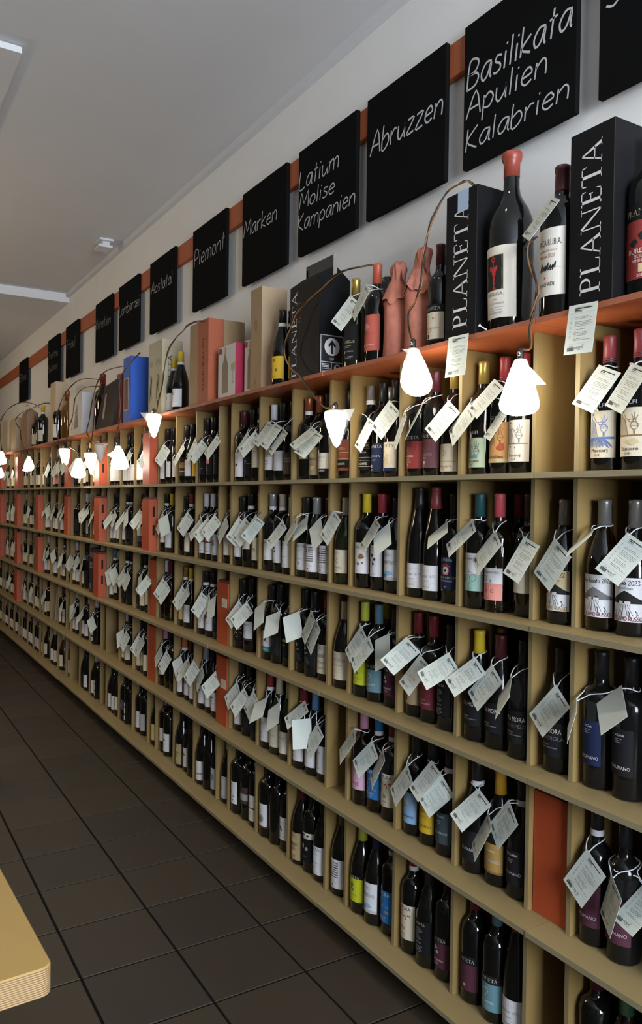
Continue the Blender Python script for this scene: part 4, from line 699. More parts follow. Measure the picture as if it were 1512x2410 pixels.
# ------------------------------------------------------------------ what stands in each compartment: (photo x of the axis, shape, glass, capsule, label design, tag)
# tag: '' none here (or placed from the list of tags below), 't' printed card, 'b' blank side of the card
ROWS = {1: {
 (-1, 3): [(1426, 'B', 'k', 'rose', 'maccarj', ''), (1501, 'B', 'k', 'rose', 'sanlore', '')],
 (0, 1): [(1133, 'B', 'k', 'gold', 'carjcanti', ''), (1173, 'B', 'k', 'red', 'nerojbleo', ''), (1222, 'B', 'k', 'red', 'baronj', '')],
 (0, 2): [(977, 'B', 'k', 'darkred', 'burdese', ''), (1017, 'B', 'k', 'maroon', 'noccioli', ''), (1062, 'B', 'k', 'gold', 'valcanzjria', '')],
 (0, 3): [(854, 'B', 'k', 'gray+', 'donantonio', ''), (888, 'B', 'k', 'black', 'meta', ''), (924, 'B', 'k', 'black', 'planetasun', '')],
 (1, 0): [(806, 'B', 'k', 'black', 'morgantered', '')],
 (1, 1): [(700, 'B', 'k', 'copper+', 'ramione', ''), (730, 'B', 'k', 'copper', 'ouni', ''), (755, 'B', 'k', 'black', 'bianco', '')],
 (1, 2): [(632, 'B', 'k', 'white', 'tworow', ''), (655, 'B', 'k', 'black', 'plainbig', ''), (676, 'B', 'k', 'black', 'coccio', '')],
 (1, 3): [(562, 'B', 'k', 'maroon', 'rossob', ''), (580, 'B', 'k', 'black', 'blackruby', 't'), (597, 'B', 'k', 'black+', 'creamred', 't')],
 (2, 1): [(473, 'B', 'k', 'black', 'tealp', 't'), (489, 'B', 'k', 'black', 'pinkp', ''), (503, 'B', 'k', 'white', 'plainblack', 't')],
 (2, 2): [(424, 'U', 'k', 'black', 'orangebr', 't'), (437, 'U', 'k', 'black', 'whitesq', ''), (450, 'B', 'k', 'black', 'yellowp', 't')],
 (2, 3): [(379, 'U', 'k', 'black', 'swirl', 't'), (391, 'U', 'k', 'black', 'whitesq', ''), (403, 'U', 'k', 'black', 'whitesq', '')],
 (3, 1): [(322, 'U', 'k', 'black', 'stroke', ''), (332, 'U', 'k', 'yellow', 'stroke', 't'), (342, 'U', 'k', 'black', 'w2', 't')],
 (3, 2): [(289, 'B', 'k', 'black', 'w1', ''), (298, 'B', 'k', 'black', 'w1', 't'), (308, 'B', 'k', 'black', 'w1', '')],
 (3, 3): [(258, 'B', 'k', 'black', 'w1', ''), (267, 'B', 'k', 'black', 'w1', ''), (276, 'B', 'k', 'black', 'w1', '')],
 (4, 1): [(216, 'B', 'k', 'darkred+', 'c1', 't'), (224, 'B', 'k', 'darkred+', 'w1', ''), (232, 'B', 'k', 'black', 'w1', '')],
 (4, 2): [(191, 'B', 'k', 'black', 'w2', ''), (199, 'B', 'k', 'amber', 'palegold', 't'), (207, 'B', 'k', 'black', 'd1', '')],
 (4, 3): [(169, 'B', 'k', 'black', 'n1', 't'), (176, 'B', 'k', 'black', 'd1', ''), (183, 'B', 'k', 'black', 'w2', '')],
 (5, 1): [(139, 'B', 'k', 'white', 'n1', 't'), (145, 'B', 'k', 'white', 'd1', ''), (151, 'B', 'k', 'black', 'n1', 'b')],
 (5, 2): [(121, 'U', 'k', 'yellow', 'w2', ''), (127, 'B', 'w', 'white', 'p1', 't'), (133, 'B', 'k', 'white', 'p1', 'b')],
 (5, 3): [(104, 'B', 'k', 'black', 'd1', ''), (110, 'B', 'k', 'darkred', 'd1', 't')]},
2: {
 (-1, 3): [(1411, 'U', 'r', 'pewter', 'girosato', ''), (1478, 'U', 'k', 'pewter', 'girosso', '')],
 (0, 0): [(1329, 'U', 'k', 'pewter', 'gibianco', '')],
 (0, 1): [(1122, 'B', 'k', 'teal', 'ferdteal', ''), (1172, 'B', 'w', 'coral', 'ferdpink', ''), (1241, 'B', 'k', 'brown', 'creamplain', '')],
 (0, 2): [(977, 'F', 'k', 'black', 'eruzione', ''), (1023, 'F', 'k', 'rose', 'eruzione', ''), (1066, 'B', 'k', 'black', 'cecilia', '')],
 (0, 3): [(859, 'B', 'k', 'yellow', 'segreta', ''), (897, 'B', 'k', 'crimson', 'floral', ''), (929, 'U', 'k', 'navy', 'mamertino', '')],
 (1, 0): [(800, 'U', 'g', 'cream', 'alamanda', '')],
 (1, 1): [(709, 'U', 'k', 'black', 'neostos', ''), (734, 'U', 'k', 'silver', 'hexagram', ''), (757, 'U', 'k', 'black', 'hexagram', '')],
 (1, 2): [(628, 'B', 'k', 'silver+', 'outline', ''), (652, 'H', 'k', 'cream+', 'blotch', ''), (675, 'U', 'k', 'white', 'neostos', '')],
 (1, 3): [(560, 'U', 'k', 'black', 'blotch', 't'), (582, 'H', 'k', 'black+', 'vines', 't'), (598, 'B', 'k', 'yellow', 'figures', 't')],
 (2, 0): [(529, 'B', 'k', 'brown', 'framed', 't')],
 (2, 1): [(478, 'B', 'k', 'white', 'hills', 't'), (493, 'B', 'k', 'white', 'hills', 't'), (506, 'B', 'k', 'black', 'feather', 't')],
 (2, 2): [(426, 'U', 'k', 'black', 'none', ''), (446, 'B', 'k', 'red+', 'lady', 't')],
 (2, 3): [(381, 'B', 'k', 'black+', 'vici', 't'), (402, 'B', 'g', 'yellow', 'w2', 'b')],
 (3, 1): [(321, 'B', 'k', 'black+', 'stripeblue', 't'), (331, 'B', 'k', 'black+', 'stripemag', 't'), (341, 'B', 'k', 'black', 'stripeyel', '')],
 (3, 2): [(293, 'B', 'k', 'black+', 'w1', 't'), (305, 'B', 'k', 'black+', 'd1', 'b')],
 (3, 3): [(258, 'B', 'k', 'black', 'w2', 't'), (267, 'B', 'k', 'black', 'w1', 't'), (276, 'B', 'k', 'black', 'w1', '')],
 (4, 1): [(221, 'B', 'k', 'black+', 'w1', 't'), (230, 'B', 'k', 'black+', 'w1', '')],
 (4, 2): [(190, 'B', 'k', 'white', 'd1', 'b'), (199, 'B', 'k', 'white', 'g1', 't'), (208, 'B', 'k', 'white', 'd1', '')],
 (4, 3): [(170, 'B', 'k', 'black', 'd1', ''), (181, 'B', 'k', 'black', 'd1', '')],
 (5, 1): [(139, 'B', 'k', 'darkred', 'w2', 't'), (147, 'B', 'k', 'darkred', 'g1', 't')],
 (5, 2): [(122, 'B', 'k', 'maroon', 'w1', 't'), (131, 'B', 'k', 'darkred', 'w2', '')],
 (5, 3): [(105, 'B', 'k', 'black', 'w2', 't'), (114, 'B', 'k', 'black', 'w1', 'b')]},
3: {
 (-1, 3): [(1402, 'H', 'm', 'black', 'cusnavy', ''), (1479, 'H', 'm', 'black', 'cusblack', '')],
 (0, 0): [(1316, 'U', 'm', 'black', 'moraguard', '')],
 (0, 1): [(1121, 'U', 'm', 'yellow', 'mora', ''), (1172, 'U', 'm', 'maroon', 'mora', ''), (1232, 'U', 'm', 'black', 'moramezzo', '')],
 (0, 2): [(967, 'B', 'k', 'darkred', 'eyetan', ''), (1009, 'B', 'k', 'darkred', 'sogno', ''), (1062, 'U', 'k', 'black', 'fingerprint', '')],
 (0, 3): [(855, 'B', 'k', 'lime', 'limelbl', ''), (888, 'B', 'k', 'bluegray', 'cometa', ''), (926, 'B', 'k', 'plum', 'plumbago', '')],
 (1, 0): [(797, 'U', 'k', 'cream', 'elia', '')],
 (1, 1): [(710, 'B', 'k', 'black', 'blackprint', ''), (735, 'B', 'k', 'black', 'blackprint', ''), (757, 'B', 'k', 'red', 'chateau', '')],
 (1, 2): [(632, 'U', 'k', 'black', 'cosmic', ''), (654, 'B', 'k', 'black', 'd1', ''), (675, 'B', 'k', 'black', 'goldband', '')],
 (1, 3): [(566, 'U', 'k', 'black', 'fire', 't'), (592, 'B', 'k', 'black', 'erini', 't')],
 (2, 1): [(475, 'U', 'k', 'black+', 'grapes', 't'), (489, 'U', 'k', 'black+', 'grapes', 't'), (504, 'B', 'k', 'black', 'd1', 'b')],
 (2, 2): [(416, 'U', 'w', 'gold+', 'palegold', 't'), (446, 'U', 'k', 'yellow+', 'yelwhite', 't')],
 (2, 3): [(379, 'B', 'a', 'white', 'none', 't'), (395, 'B', 'a', 'darkred', 'none', 't')],
 (3, 1): [(324, 'B', 'k', 'black', 'd1', ''), (334, 'B', 'k', 'black+', 'c1', 'b'), (343, 'B', 'k', 'maroon', 'c2', 't')],
 (3, 2): [(295, 'B', 'k', 'black+', 'd1', 't'), (306, 'B', 'k', 'black+', 'd1', 't')],
 (3, 3): [(260, 'B', 'k', 'bluegray+', 'w2', 'b'), (272, 'B', 'k', 'cream', 'c2', 'b')],
 (4, 2): [(194, 'B', 'k', 'black', 'c1', 't'), (204, 'B', 'k', 'black', 'd1', '')],
 (4, 3): [(170, 'B', 'a', 'white', 'c1', 't'), (180, 'B', 'w', 'white', 'w2', 't')],
 (5, 0): [(159, 'B', 'p', 'darkred+', 'v1', 't')],
 (5, 1): [(141, 'B', 'k', 'black+', 'c1', 't'), (150, 'B', 'k', 'black', 'c1', 'b')],
 (5, 2): [(122, 'B', 'k', 'black', 'w2', 'b'), (131, 'B', 'k', 'black', 'w1', '')],
 (5, 3): [(104, 'B', 'k', 'white', 'w2', 'b'), (113, 'B', 'k', 'black', 'c1', 't')]},
4: {
 (-1, 3): [(1394, 'B', 'm', 'black+', 'cusplum', ''), (1470, 'B', 'm', 'black', 'cusplum', '')],
 (0, 1): [(1120, 'U', 'm', 'black+', 'cusdark', ''), (1176, 'U', 'm', 'amber', 'cusamber', ''), (1221, 'U', 'm', 'black+', 'cusbenu', '')],
 (0, 2): [(973, 'B', 'k', 'black', 'cusblue', ''), (1014, 'B', 'k', 'black', 'cusyel', ''), (1056, 'U', 'm', 'black+', 'cusslate', '')],
 (0, 3): [(847, 'B', 'r', 'pink', 'roselbl', ''), (883, 'B', 'w', 'blue+', 'grillo', ''), (918, 'B', 'k', 'red+', 'naturacream', '')],
 (1, 1): [(712, 'U', 'k', 'darkred', 'script', ''), (733, 'U', 'k', 'lightblue', 'script', ''), (754, 'U', 'k', 'yellow', 'script', '')],
 (1, 2): [(617, 'U', 'k', 'red+', 'script', ''), (644, 'U', 'g', 'cream', 'crest', ''), (668, 'U', 'g', 'cream', 'simont', '')],
 (1, 3): [(555, 'H', 'k', 'black', 'grapes', 't'), (578, 'H', 'k', 'black', 'd1', 't'), (594, 'B', 'k', 'black', 'd1', 't')],
 (2, 1): [(472, 'U', 'k', 'silver', 'grapes', 't'), (490, 'U', 'k', 'black', 'grapes', ''), (503, 'U', 'k', 'silver', 'grapes', 't')],
 (2, 2): [(418, 'U', 'k', 'orange+', 'sunlbl', 'b'), (434, 'U', 'k', 'darkred', 'sunlbl', 't'), (447, 'U', 'k', 'darkred', 'sunlbl', 't')],
 (2, 3): [(377, 'B', 'p', 'pink', 'roundlbl', 't'), (393, 'B', 'k', 'black', 'none', 't'), (404, 'B', 'k', 'black', 'none', '')],
 (3, 1): [(323, 'B', 'k', 'black', 'c1', 't'), (333, 'B', 'k', 'black', 'c2', 't'), (342, 'B', 'k', 'black', 'c1', '')],
 (3, 2): [(292, 'B', 'k', 'white', 'ws', 'b'), (306, 'B', 'k', 'black', 'c1', 't')],
 (4, 1): [(229, 'B', 'k', 'white', 'strips', 'b')],
 (4, 2): [(193, 'B', 'k', 'black', 'w1', 't'), (203, 'B', 'k', 'white', 'w2', '')],
 (4, 3): [(171, 'B', 'k', 'white', 'w2', 'b'), (181, 'B', 'k', 'white', 'w1', 't')],
 (5, 1): [(138, 'B', 'k', 'darkred', 'twopart', ''), (148, 'B', 'k', 'white', 'twopart', 'b')],
 (5, 3): [(104, 'B', 'k', 'black', 'c1', 't'), (113, 'B', 'k', 'black', 'c2', '')]},
5: {
 (-1, 3): [(1389, 'H', 'k', 'maroon', 'plumdark', ''), (1454, 'U', 'w', 'green', 'none', ''), (1520, 'B', 'k', 'black', 'd1', '')],
 (0, 1): [(1110, 'B', 'k', 'darkred', 'plumdark', ''), (1172, 'B', 'k', 'bluegray', 'cometa', ''), (1212, 'F', 'k', 'red', 'eruzione', '')],
 (0, 2): [(952, 'B', 'k', 'red+', 'naturacream', ''), (988, 'U', 'k', 'black', 'fingerprint', ''), (1034, 'B', 'k', 'plum', 'plumbago', '')],
 (0, 3): [(829, 'U', 'k', 'lime', 'limelbl', ''), (872, 'U', 'k', 'navy', 'mamertino', ''), (913, 'B', 'w', 'blue+', 'naturablue', '')],
 (1, 0): [(788, 'U', 'k', 'gray', 'hexagram', '')],
 (1, 1): [(706, 'U', 'k', 'maroon', 'ouni', ''), (731, 'B', 'k', 'black', 'cattle', ''), (756, 'U', 'k', 'black', 'neostos', '')],
 (1, 2): [(622, 'H', 'k', 'black', 'portrait', ''), (645, 'B', 'k', 'black', 'none', ''), (669, 'B', 'k', 'black', 'redfig', '')],
 (1, 3): [(556, 'H', 'k', 'black', 'spots', ''), (576, 'H', 'k', 'black', 'brownwhite', ''), (592, 'B', 'k', 'black+', 'twopart', '')],
 (2, 0): [(521, 'U', 'k', 'white', 'plumefeather', '')],
 (2, 1): [(471, 'U', 'k', 'black', 'torn', ''), (485, 'U', 'k', 'black', 'none', ''), (500, 'U', 'k', 'black', 'feather', '')],
 (2, 2): [(420, 'U', 'k', 'black', 'ouni', ''), (433, 'U', 'k', 'black', 'sunlbl', ''), (446, 'U', 'k', 'black', 'none', '')],
 (2, 3): [(382, 'H', 'p', 'lilac', 'roundlbl', ''), (400, 'B', 'k', 'black', 'sunlbl', '')],
 (3, 0): [(353, 'U', 'k', 'white', 'yelfull', '')],
 (3, 1): [(325, 'B', 'k', 'black', 'w1', ''), (335, 'B', 'k', 'black', 'g1', '')],
 (3, 2): [(291, 'B', 'k', 'black', 'violetsq', ''), (302, 'B', 'k', 'black', 'strips', '')],
 (3, 3): [(254, 'U', 'k', 'black', 'w2', ''), (263, 'U', 'k', 'black', 'w2', ''), (272, 'U', 'k', 'black', 'c2', '')],
 (4, 1): [(213, 'U', 'k', 'white', 'w2', ''), (226, 'B', 'k', 'white', 'strips', '')],
 (4, 2): [(197, 'U', 'k', 'black', 'd1', ''), (206, 'U', 'k', 'black', 'w2', '')],
 (5, 0): [(147, 'B', 'k', 'white', 'w1', '')],
 (5, 1): [(127, 'U', 'a', 'white', 'c1', '')],
 (5, 2): [(108, 'U', 'k', 'white', 'w1', ''), (114, 'U', 'k', 'black', 'c1', '')],
 (5, 3): [(90, 'U', 'k', 'black', 'c1', '')]}}
BACK = {1: [(0, 1, 1191, 'B', 'k', 'gray'), (0, 3, 906, 'B', 'k', 'silver+')], 2: [(0, 1, 1220, 'B', 'k', 'crimson'), (0, 3, 910, 'B', 'k', 'copper'), (1, 2, 664, 'B', 'k', 'cream')],
 3: [(0, 1, 1180, 'U', 'k', 'gold'), (0, 3, 903, 'B', 'k', 'lime')], 4: [], 5: []}
ROWW = {0: 'on the red top board', 1: 'top bottle row', 2: 'second bottle row', 3: 'third bottle row', 4: 'fourth bottle row', 5: 'bottom bottle row'}
ONES = 'zeroth first second third fourth fifth sixth seventh eighth ninth tenth eleventh twelfth thirteenth fourteenth fifteenth sixteenth seventeenth eighteenth nineteenth'.split()
TENS = {2: ('twenty', 'twentieth'), 3: ('thirty', 'thirtieth'), 4: ('forty', 'fortieth'), 5: ('fifty', 'fiftieth'), 6: ('sixty', 'sixtieth')}
def nth(i): return ONES[i] if i < 20 else (TENS[i//10][1] if i % 10 == 0 else TENS[i//10][0]+'-'+ONES[i % 10])
RAD = {s: max(r for r, z in p)/1000 for s, p in SHAPES.items()}
for r, cells in ROWS.items():
    allb = []
    for (m, c), lst in cells.items():
        xl, xr = cell(m, c); n = len(lst); y = DIV_Y+.041; rr = random.Random(r*100+m*10+c)
        rs = [RAD[e[1]] for e in lst]
        xs = [x_at(e[0], y, ZT[r]) for e in lst]
        need = sum(rs)*2+.0015*(n+1); tight = need > xr-xl
        for _ in range(60):
            for i in range(n):
                xs[i] = min(max(xs[i], xl+rs[i]+.001), xr-rs[i]-.001)
            for i in range(n-1):
                g = rs[i]+rs[i+1]+.001-(xs[i+1]-xs[i])
                if g > 0: xs[i] -= g/2; xs[i+1] += g/2
        for i, e in enumerate(lst):
            yy = y+rr.uniform(-.003, .008)
            allb.append([xs[i], yy, e, rr.uniform(-.12, .12)+(.22 if e[4] == 'elia' else 0)])
    allb.sort(key=lambda t: -t[0])
    for i, (x, y, (px, sh, gl, cap, dn, tg), rot) in enumerate(allb):
        o = make_bottle(x, y, ZT[r]+.0004, sh, gl, cap, dn, rot)
        bg = DS[dn]['bg']; cn = cap.rstrip('+')
        lab = '%s bottle, %s cap, %s, %s from right, %s' % (KINDW[gl], CAPWORD.get(cn, cn), ('%s label' % PAPWORD.get(bg, bg)) if bg else 'no paper label', nth(i+1), ROWW[r])
        tag(o, lab, 'wine bottle', 'wine bottles of the '+ROWW[r])
        BOTTLES.append(dict(row=r, x=x, y=y, z=ZT[r], sh=sh, n=i+1, tg=tg, tags=0))
    for k, (m, c, px, sh, gl, cap) in enumerate(BACK[r]):
        yy = DIV_Y+.128; xl, xr = cell(m, c); x = min(max(x_at(px, yy, ZT[r]), xl+.04), xr-.04)
        o = make_bottle(x, yy, ZT[r]+.0004, sh, gl, cap, 'none', 0)
        tag(o, 'dark bottle, %s cap only showing, standing behind the front bottles, %s' % (cap.rstrip('+'), ROWW[r]), 'wine bottle', 'wine bottles of the '+ROWW[r])

# the far end, where bottles are a few pixels each
fb = MB(); fm = [GLASS['k'], paper('white'), paper('cream'), capmat('black'), CARD, ORANGE, paper('lightgray')]
for r in range(1, 6):
    for m in (6, 7, 8):
        for c in range(4):
            xl, xr = cell(m, c); rr = random.Random(r*77+m*7+c)
            n = 1 if c == 0 else rr.choice((2, 3, 3))
            if c == 0 and r in (1, 2, 3, 4) and rr.random() < .75:
                fb.box(xl+.003, xr-.003, .03, .2, ZT[r]+.0005, ZT[r]+.3, 5); continue
            for i in range(n):
                x = xl+(xr-xl)*(i+.5)/n; y = DIV_Y+.042; z = ZT[r]+.0005
                fb.lathe([(a/1000, b/1000) for a, b in SHAPES['B']], 10, 0, (x, y, z))
                fb.lathe([(.0152, .25), (.015, .3115)], 8, 3 if rr.random() < .7 else 6, (x, y, z))
                mi = rr.choice((1, 1, 2, 2, 6))
                for k in range(6):
                    a0, a1 = -1.1+2.2*k/6, -1.1+2.2*(k+1)/6
                    q = [(x+.0380*math.sin(a), y-.0380*math.cos(a)) for a in (a0, a1)]
                    fb.face([(*q[0], z+.03), (*q[1], z+.03), (*q[1], z+.115), (*q[0], z+.115)], mi)
                if r < 5 and rr.random() < .6:
                    a = rr.uniform(-.3, .4); X, Y, Z = x-.01, y-.05, z+.2
                    ex = (.05*math.cos(a), .05*math.sin(a), -.035); ey = (-.05*math.cos(a), -.05*math.sin(a), -.085)
                    fb.face([(X, Y, Z), (X+ex[0], Y+ex[1], Z+ex[2]), (X+ex[0]+ey[0], Y+ex[1]+ey[1], Z+ex[2]+ey[2]), (X+ey[0], Y+ey[1], Z+ey[2])], 4)
o = fb.build('distant_bottles', fm); tag(o, 'crowd of tiny far bottles at the left end of the shelf', 'wine bottles', kind='stuff')

# ------------------------------------------------------------------ price tags: row, bottle (counted from the right), hole x, y, z, yaw, roll, lean (degrees), price ('back' = blank side)
TAGS = [(0, 0, -1.2924, 0.0300, 2.1713, -15, 31, 29, '48,50 €'),
 (0, 0, -2.1387, 0.0300, 2.1184, 14, 37, 17, '66,00 €'),
 (0, 0, -2.0510, 0.0300, 2.1377, -12, 36, 17, ''),
 (1, 2, -1.2061, 0.0895, 1.7717, 2, 25, 23, '41,60 €'),
 (1, 1, -1.1152, 0.0831, 1.7626, -13, 23, 22, '53,00 €'),
 (1, 4, -1.5525, 0.0952, 1.7835, -4, 31, 30, '34,60 €'),
 (1, 5, -1.6228, 0.0739, 1.7259, -12, 43, 19, '34,60 €'),
 (1, 6, -1.7134, 0.0773, 1.7409, 6, 37, 21, '27,40 €'),
 (1, 4, -1.5046, 0.0913, 1.7176, -23, 15, 29, '36,00 €'),
 (1, 11, -2.1276, 0.0900, 1.7284, -8, 23, 18, '32,40 €'),
 (1, 9, -2.0013, 0.0815, 1.7704, 10, 39, 11, '31,00 €'),
 (1, 12, -2.2492, 0.1038, 1.7437, -40, -3, 22, ''),
 (1, 8, -1.8931, 0.0581, 1.7277, -26, 22, 14, ''),
 (1, 7, -1.8219, 0.0702, 1.7479, -31, 31, 25, ''),
 (1, 16, -2.6548, 0.1090, 1.7825, -24, 16, 46, '36,90 €'),
 (1, 14, -2.4702, 0.0797, 1.7112, 17, 25, 31, '15,95 €'),
 (1, 14, -2.4773, 0.0779, 1.7239, 6, 26, 45, ''),
 (1, 18, -2.8332, 0.0843, 1.7713, 1, 21, 29, '16,90 €'),
 (1, 17, -2.7533, 0.0731, 1.7581, 7, 23, 26, '18,50 €'),
 (1, 17, -2.7208, 0.0951, 1.7343, -4, 22, 30, '19,80 €'),
 (2, 6, -1.6135, 0.0800, 1.4113, -15, 31, 35, '19,80 €'),
 (2, 5, -1.5161, 0.0720, 1.3831, -15, 32, 24, '19,80 €'),
 (2, 4, -1.4179, 0.0793, 1.3711, -7, 17, 23, '34,00 €'),
 (2, 3, -1.3088, 0.0684, 1.3715, -5, 34, 7, '29,90 €'),
 (2, 1, -1.1175, 0.0837, 1.3938, 8, 29, 28, '28,90 €'),
 (2, 2, -1.2133, 0.0841, 1.4025, -46, -80, 46, 'back'),
 (2, 7, -1.7229, 0.0843, 1.4027, -24, -67, 45, 'back'),
 (2, 11, -2.0693, 0.0817, 1.3989, -15, 18, 25, '16,40 €'),
 (2, 10, -1.9956, 0.0815, 1.3884, -4, -45, 32, 'back'),
 (2, 13, -2.2911, 0.0618, 1.4226, -1, 30, 13, '15,90 €'),
 (2, 14, -2.3967, 0.0718, 1.3941, -1, -42, 17, 'back'),
 (2, 16, -2.5315, 0.0984, 1.3993, -9, -53, 38, 'back'),
 (2, 16, -2.5598, 0.0671, 1.3946, -15, 34, 21, '14,20 €'),
 (2, 18, -2.7207, 0.0924, 1.3744, 1, 27, 27, '17,60 €'),
 (2, 20, -2.9165, 0.1059, 1.4075, -26, 15, 43, '18,90 €'),
 (3, 6, -1.5967, 0.0831, 1.0375, 7, 34, 40, '18,70 €'),
 (3, 5, -1.5255, 0.0788, 1.0299, -5, 31, 24, '31,00 €'),
 (3, 3, -1.3086, 0.0796, 1.0209, -4, 34, 19, '43,00 €'),
 (3, 7, -1.7030, 0.0811, 1.0308, 17, 42, 42, '31,20 €'),
 (3, 9, -1.8883, 0.0748, 1.0457, 26, 36, 36, '24,90 €'),
 (3, 8, -1.8221, 0.0747, 1.0044, 0, 23, 28, '14,70 €'),
 (3, 1, -1.1314, 0.0855, 1.0572, -24, -58, 37, 'back'),
 (3, 2, -1.2298, 0.0588, 1.0102, -48, -86, 14, 'back'),
 (3, 4, -1.4484, 0.0724, 1.0177, -39, -69, 26, 'back'),
 (3, 12, -2.1413, 0.0816, 1.0428, -8, 26, 23, '12,90 €'),
 (3, 11, -2.0787, 0.0685, 1.0202, -6, 31, 26, '14,90 €'),
 (3, 10, -1.9935, 0.0863, 1.0407, -1, -29, 20, 'back'),
 (3, 16, -2.5609, 0.0817, 1.0371, 26, -26, 25, 'back'),
 (3, 15, -2.4707, 0.0843, 1.0512, -13, 21, 15, '21,50 €'),
 (3, 14, -2.4123, 0.0700, 1.0257, -12, 21, 13, '22,80 €'),
 (3, 19, -2.8271, 0.0728, 1.0466, -3, -37, 22, 'back'),
 (3, 18, -2.7182, 0.0859, 1.0190, 10, -29, 35, 'back'),
 (4, 5, -1.5852, 0.0933, 0.6818, 2, 23, 42, '14,20 €'),
 (4, 4, -1.5263, 0.0755, 0.6395, -32, 12, 22, '11,90 €'),
 (4, 3, -1.4520, 0.0744, 0.6972, -13, 34, 14, '14,90 €'),
 (4, 6, -1.7285, 0.0825, 0.6790, 16, 41, 16, '10,80 €'),
 (4, 7, -1.7852, 0.0938, 0.6992, -7, 16, 35, '9,80 €'),
 (4, 8, -1.8772, 0.0760, 0.6627, -13, 27, 21, '8,70 €'),
 (4, 2, -1.2008, 0.0714, 0.6693, -4, 29, 12, '9,95 €'),
 (4, 1, -1.1286, 0.0663, 0.6416, -32, 17, 7, '9,90 €'),
 (4, 1, -1.0850, 0.1205, 0.6312, -18, 1, 48, '10,20 €'),
 (4, 11, -2.1565, 0.0696, 0.7039, -20, 25, 25, '9,40 €'),
 (4, 10, -2.0753, 0.0852, 0.6810, 0, 35, 24, '8,90 €'),
 (4, 9, -2.0098, 0.0812, 0.6737, -26, 14, 20, '8,90 €'),
 (4, 14, -2.5338, 0.0973, 0.7065, 0, 28, 41, '16,90 €'),
 (4, 13, -2.4619, 0.0794, 0.6583, 40, -10, 20, 'back'),
 (4, 12, -2.4083, 0.0790, 0.6546, -3, 26, 16, '17,40 €'),
 (4, 17, -2.8084, 0.0807, 0.6597, -4, -43, 43, 'back'),
 (4, 16, -2.7172, 0.0904, 0.6603, -4, -46, 33, 'back')]
CW, CH = .074, .105
def card_print_me():
    if 'tagprint' in CACHE: return CACHE['tagprint']
    b = MB(); f = lambda u, v: (u, -.0006, -v); rr = random.Random(4)
    def bar(u0, u1, v, h, mi): b.face([f(u0, v), f(u1, v), f(u1, v+h), f(u0, v+h)], mi)
    bar(.018, .062, .008, .0022, 0); bar(.018, .032, .0115, .002, 0); bar(.018, .036, .0150, .0014, 1)
    bar(.004, .070, .0185, .0003, 1); bar(.004, .070, .0835, .0003, 1)
    v = .027
    for par in (2, 4, 1, 3, 2):
        for k in range(par):
            u = .021; e = rr.uniform(.05, .068)
            while u < e:
                w = rr.uniform(.003, .008); bar(u, min(u+w, e), v, .0012, 1); u += w+.0012
            v += .0032
        v += .0034
    for k, vv in enumerate((.028, .038, .049, .058, .068)): bar(.009, .0125, vv, .0007, 1); bar(.0105, .0112, vv-.003, .006, 1); bar(.009, .0125, vv-.003, .0007, 1)
    u = .008
    while u < .026:
        w = rr.choice((.0004, .0007, .001)); bar(u, u+w, .0905, .008, 0); u += w+rr.choice((.0004, .0006))
    bar(.012, .022, .0875, .0012, 1); bar(.044, .052, .0875, .001, 1); bar(.036, .050, .0965, .001, 1)
    b2 = b.mesh('print', [INK, INK2]); CACHE['tagprint'] = b2; return b2
cb = MB(); cb.box(0, CW, -.0003, .0003, -CH, 0); card_me = cb.mesh('card', [CARD])
def price_me(s):
    k = ('price', s)
    if k not in CACHE:
        b = MB(); put_text(b, s, .0275, .0945, .0048, lambda u, v: (u, -.0007, -(.0945-(v-.0945))-.0), 0, 'sans', width=.022, align='l'); CACHE[k] = b.mesh('price', [INK])
    return CACHE[k]
def header_me(lines_):
    b = MB()
    for i, s in enumerate(lines_): put_text(b, s, .016, .0075+i*.0036, .0022, (lambda vv: (lambda u, v: (u, -.00075, -(2*vv-v))))(.0075+i*.0036), 0, 'sans', align='l', width=min(.054, .0013*len(s)))
    return b.mesh('header', [INK])
DIVX = [J(m_)+o_ for m_ in range(-1, 9) for o_ in DOFF]
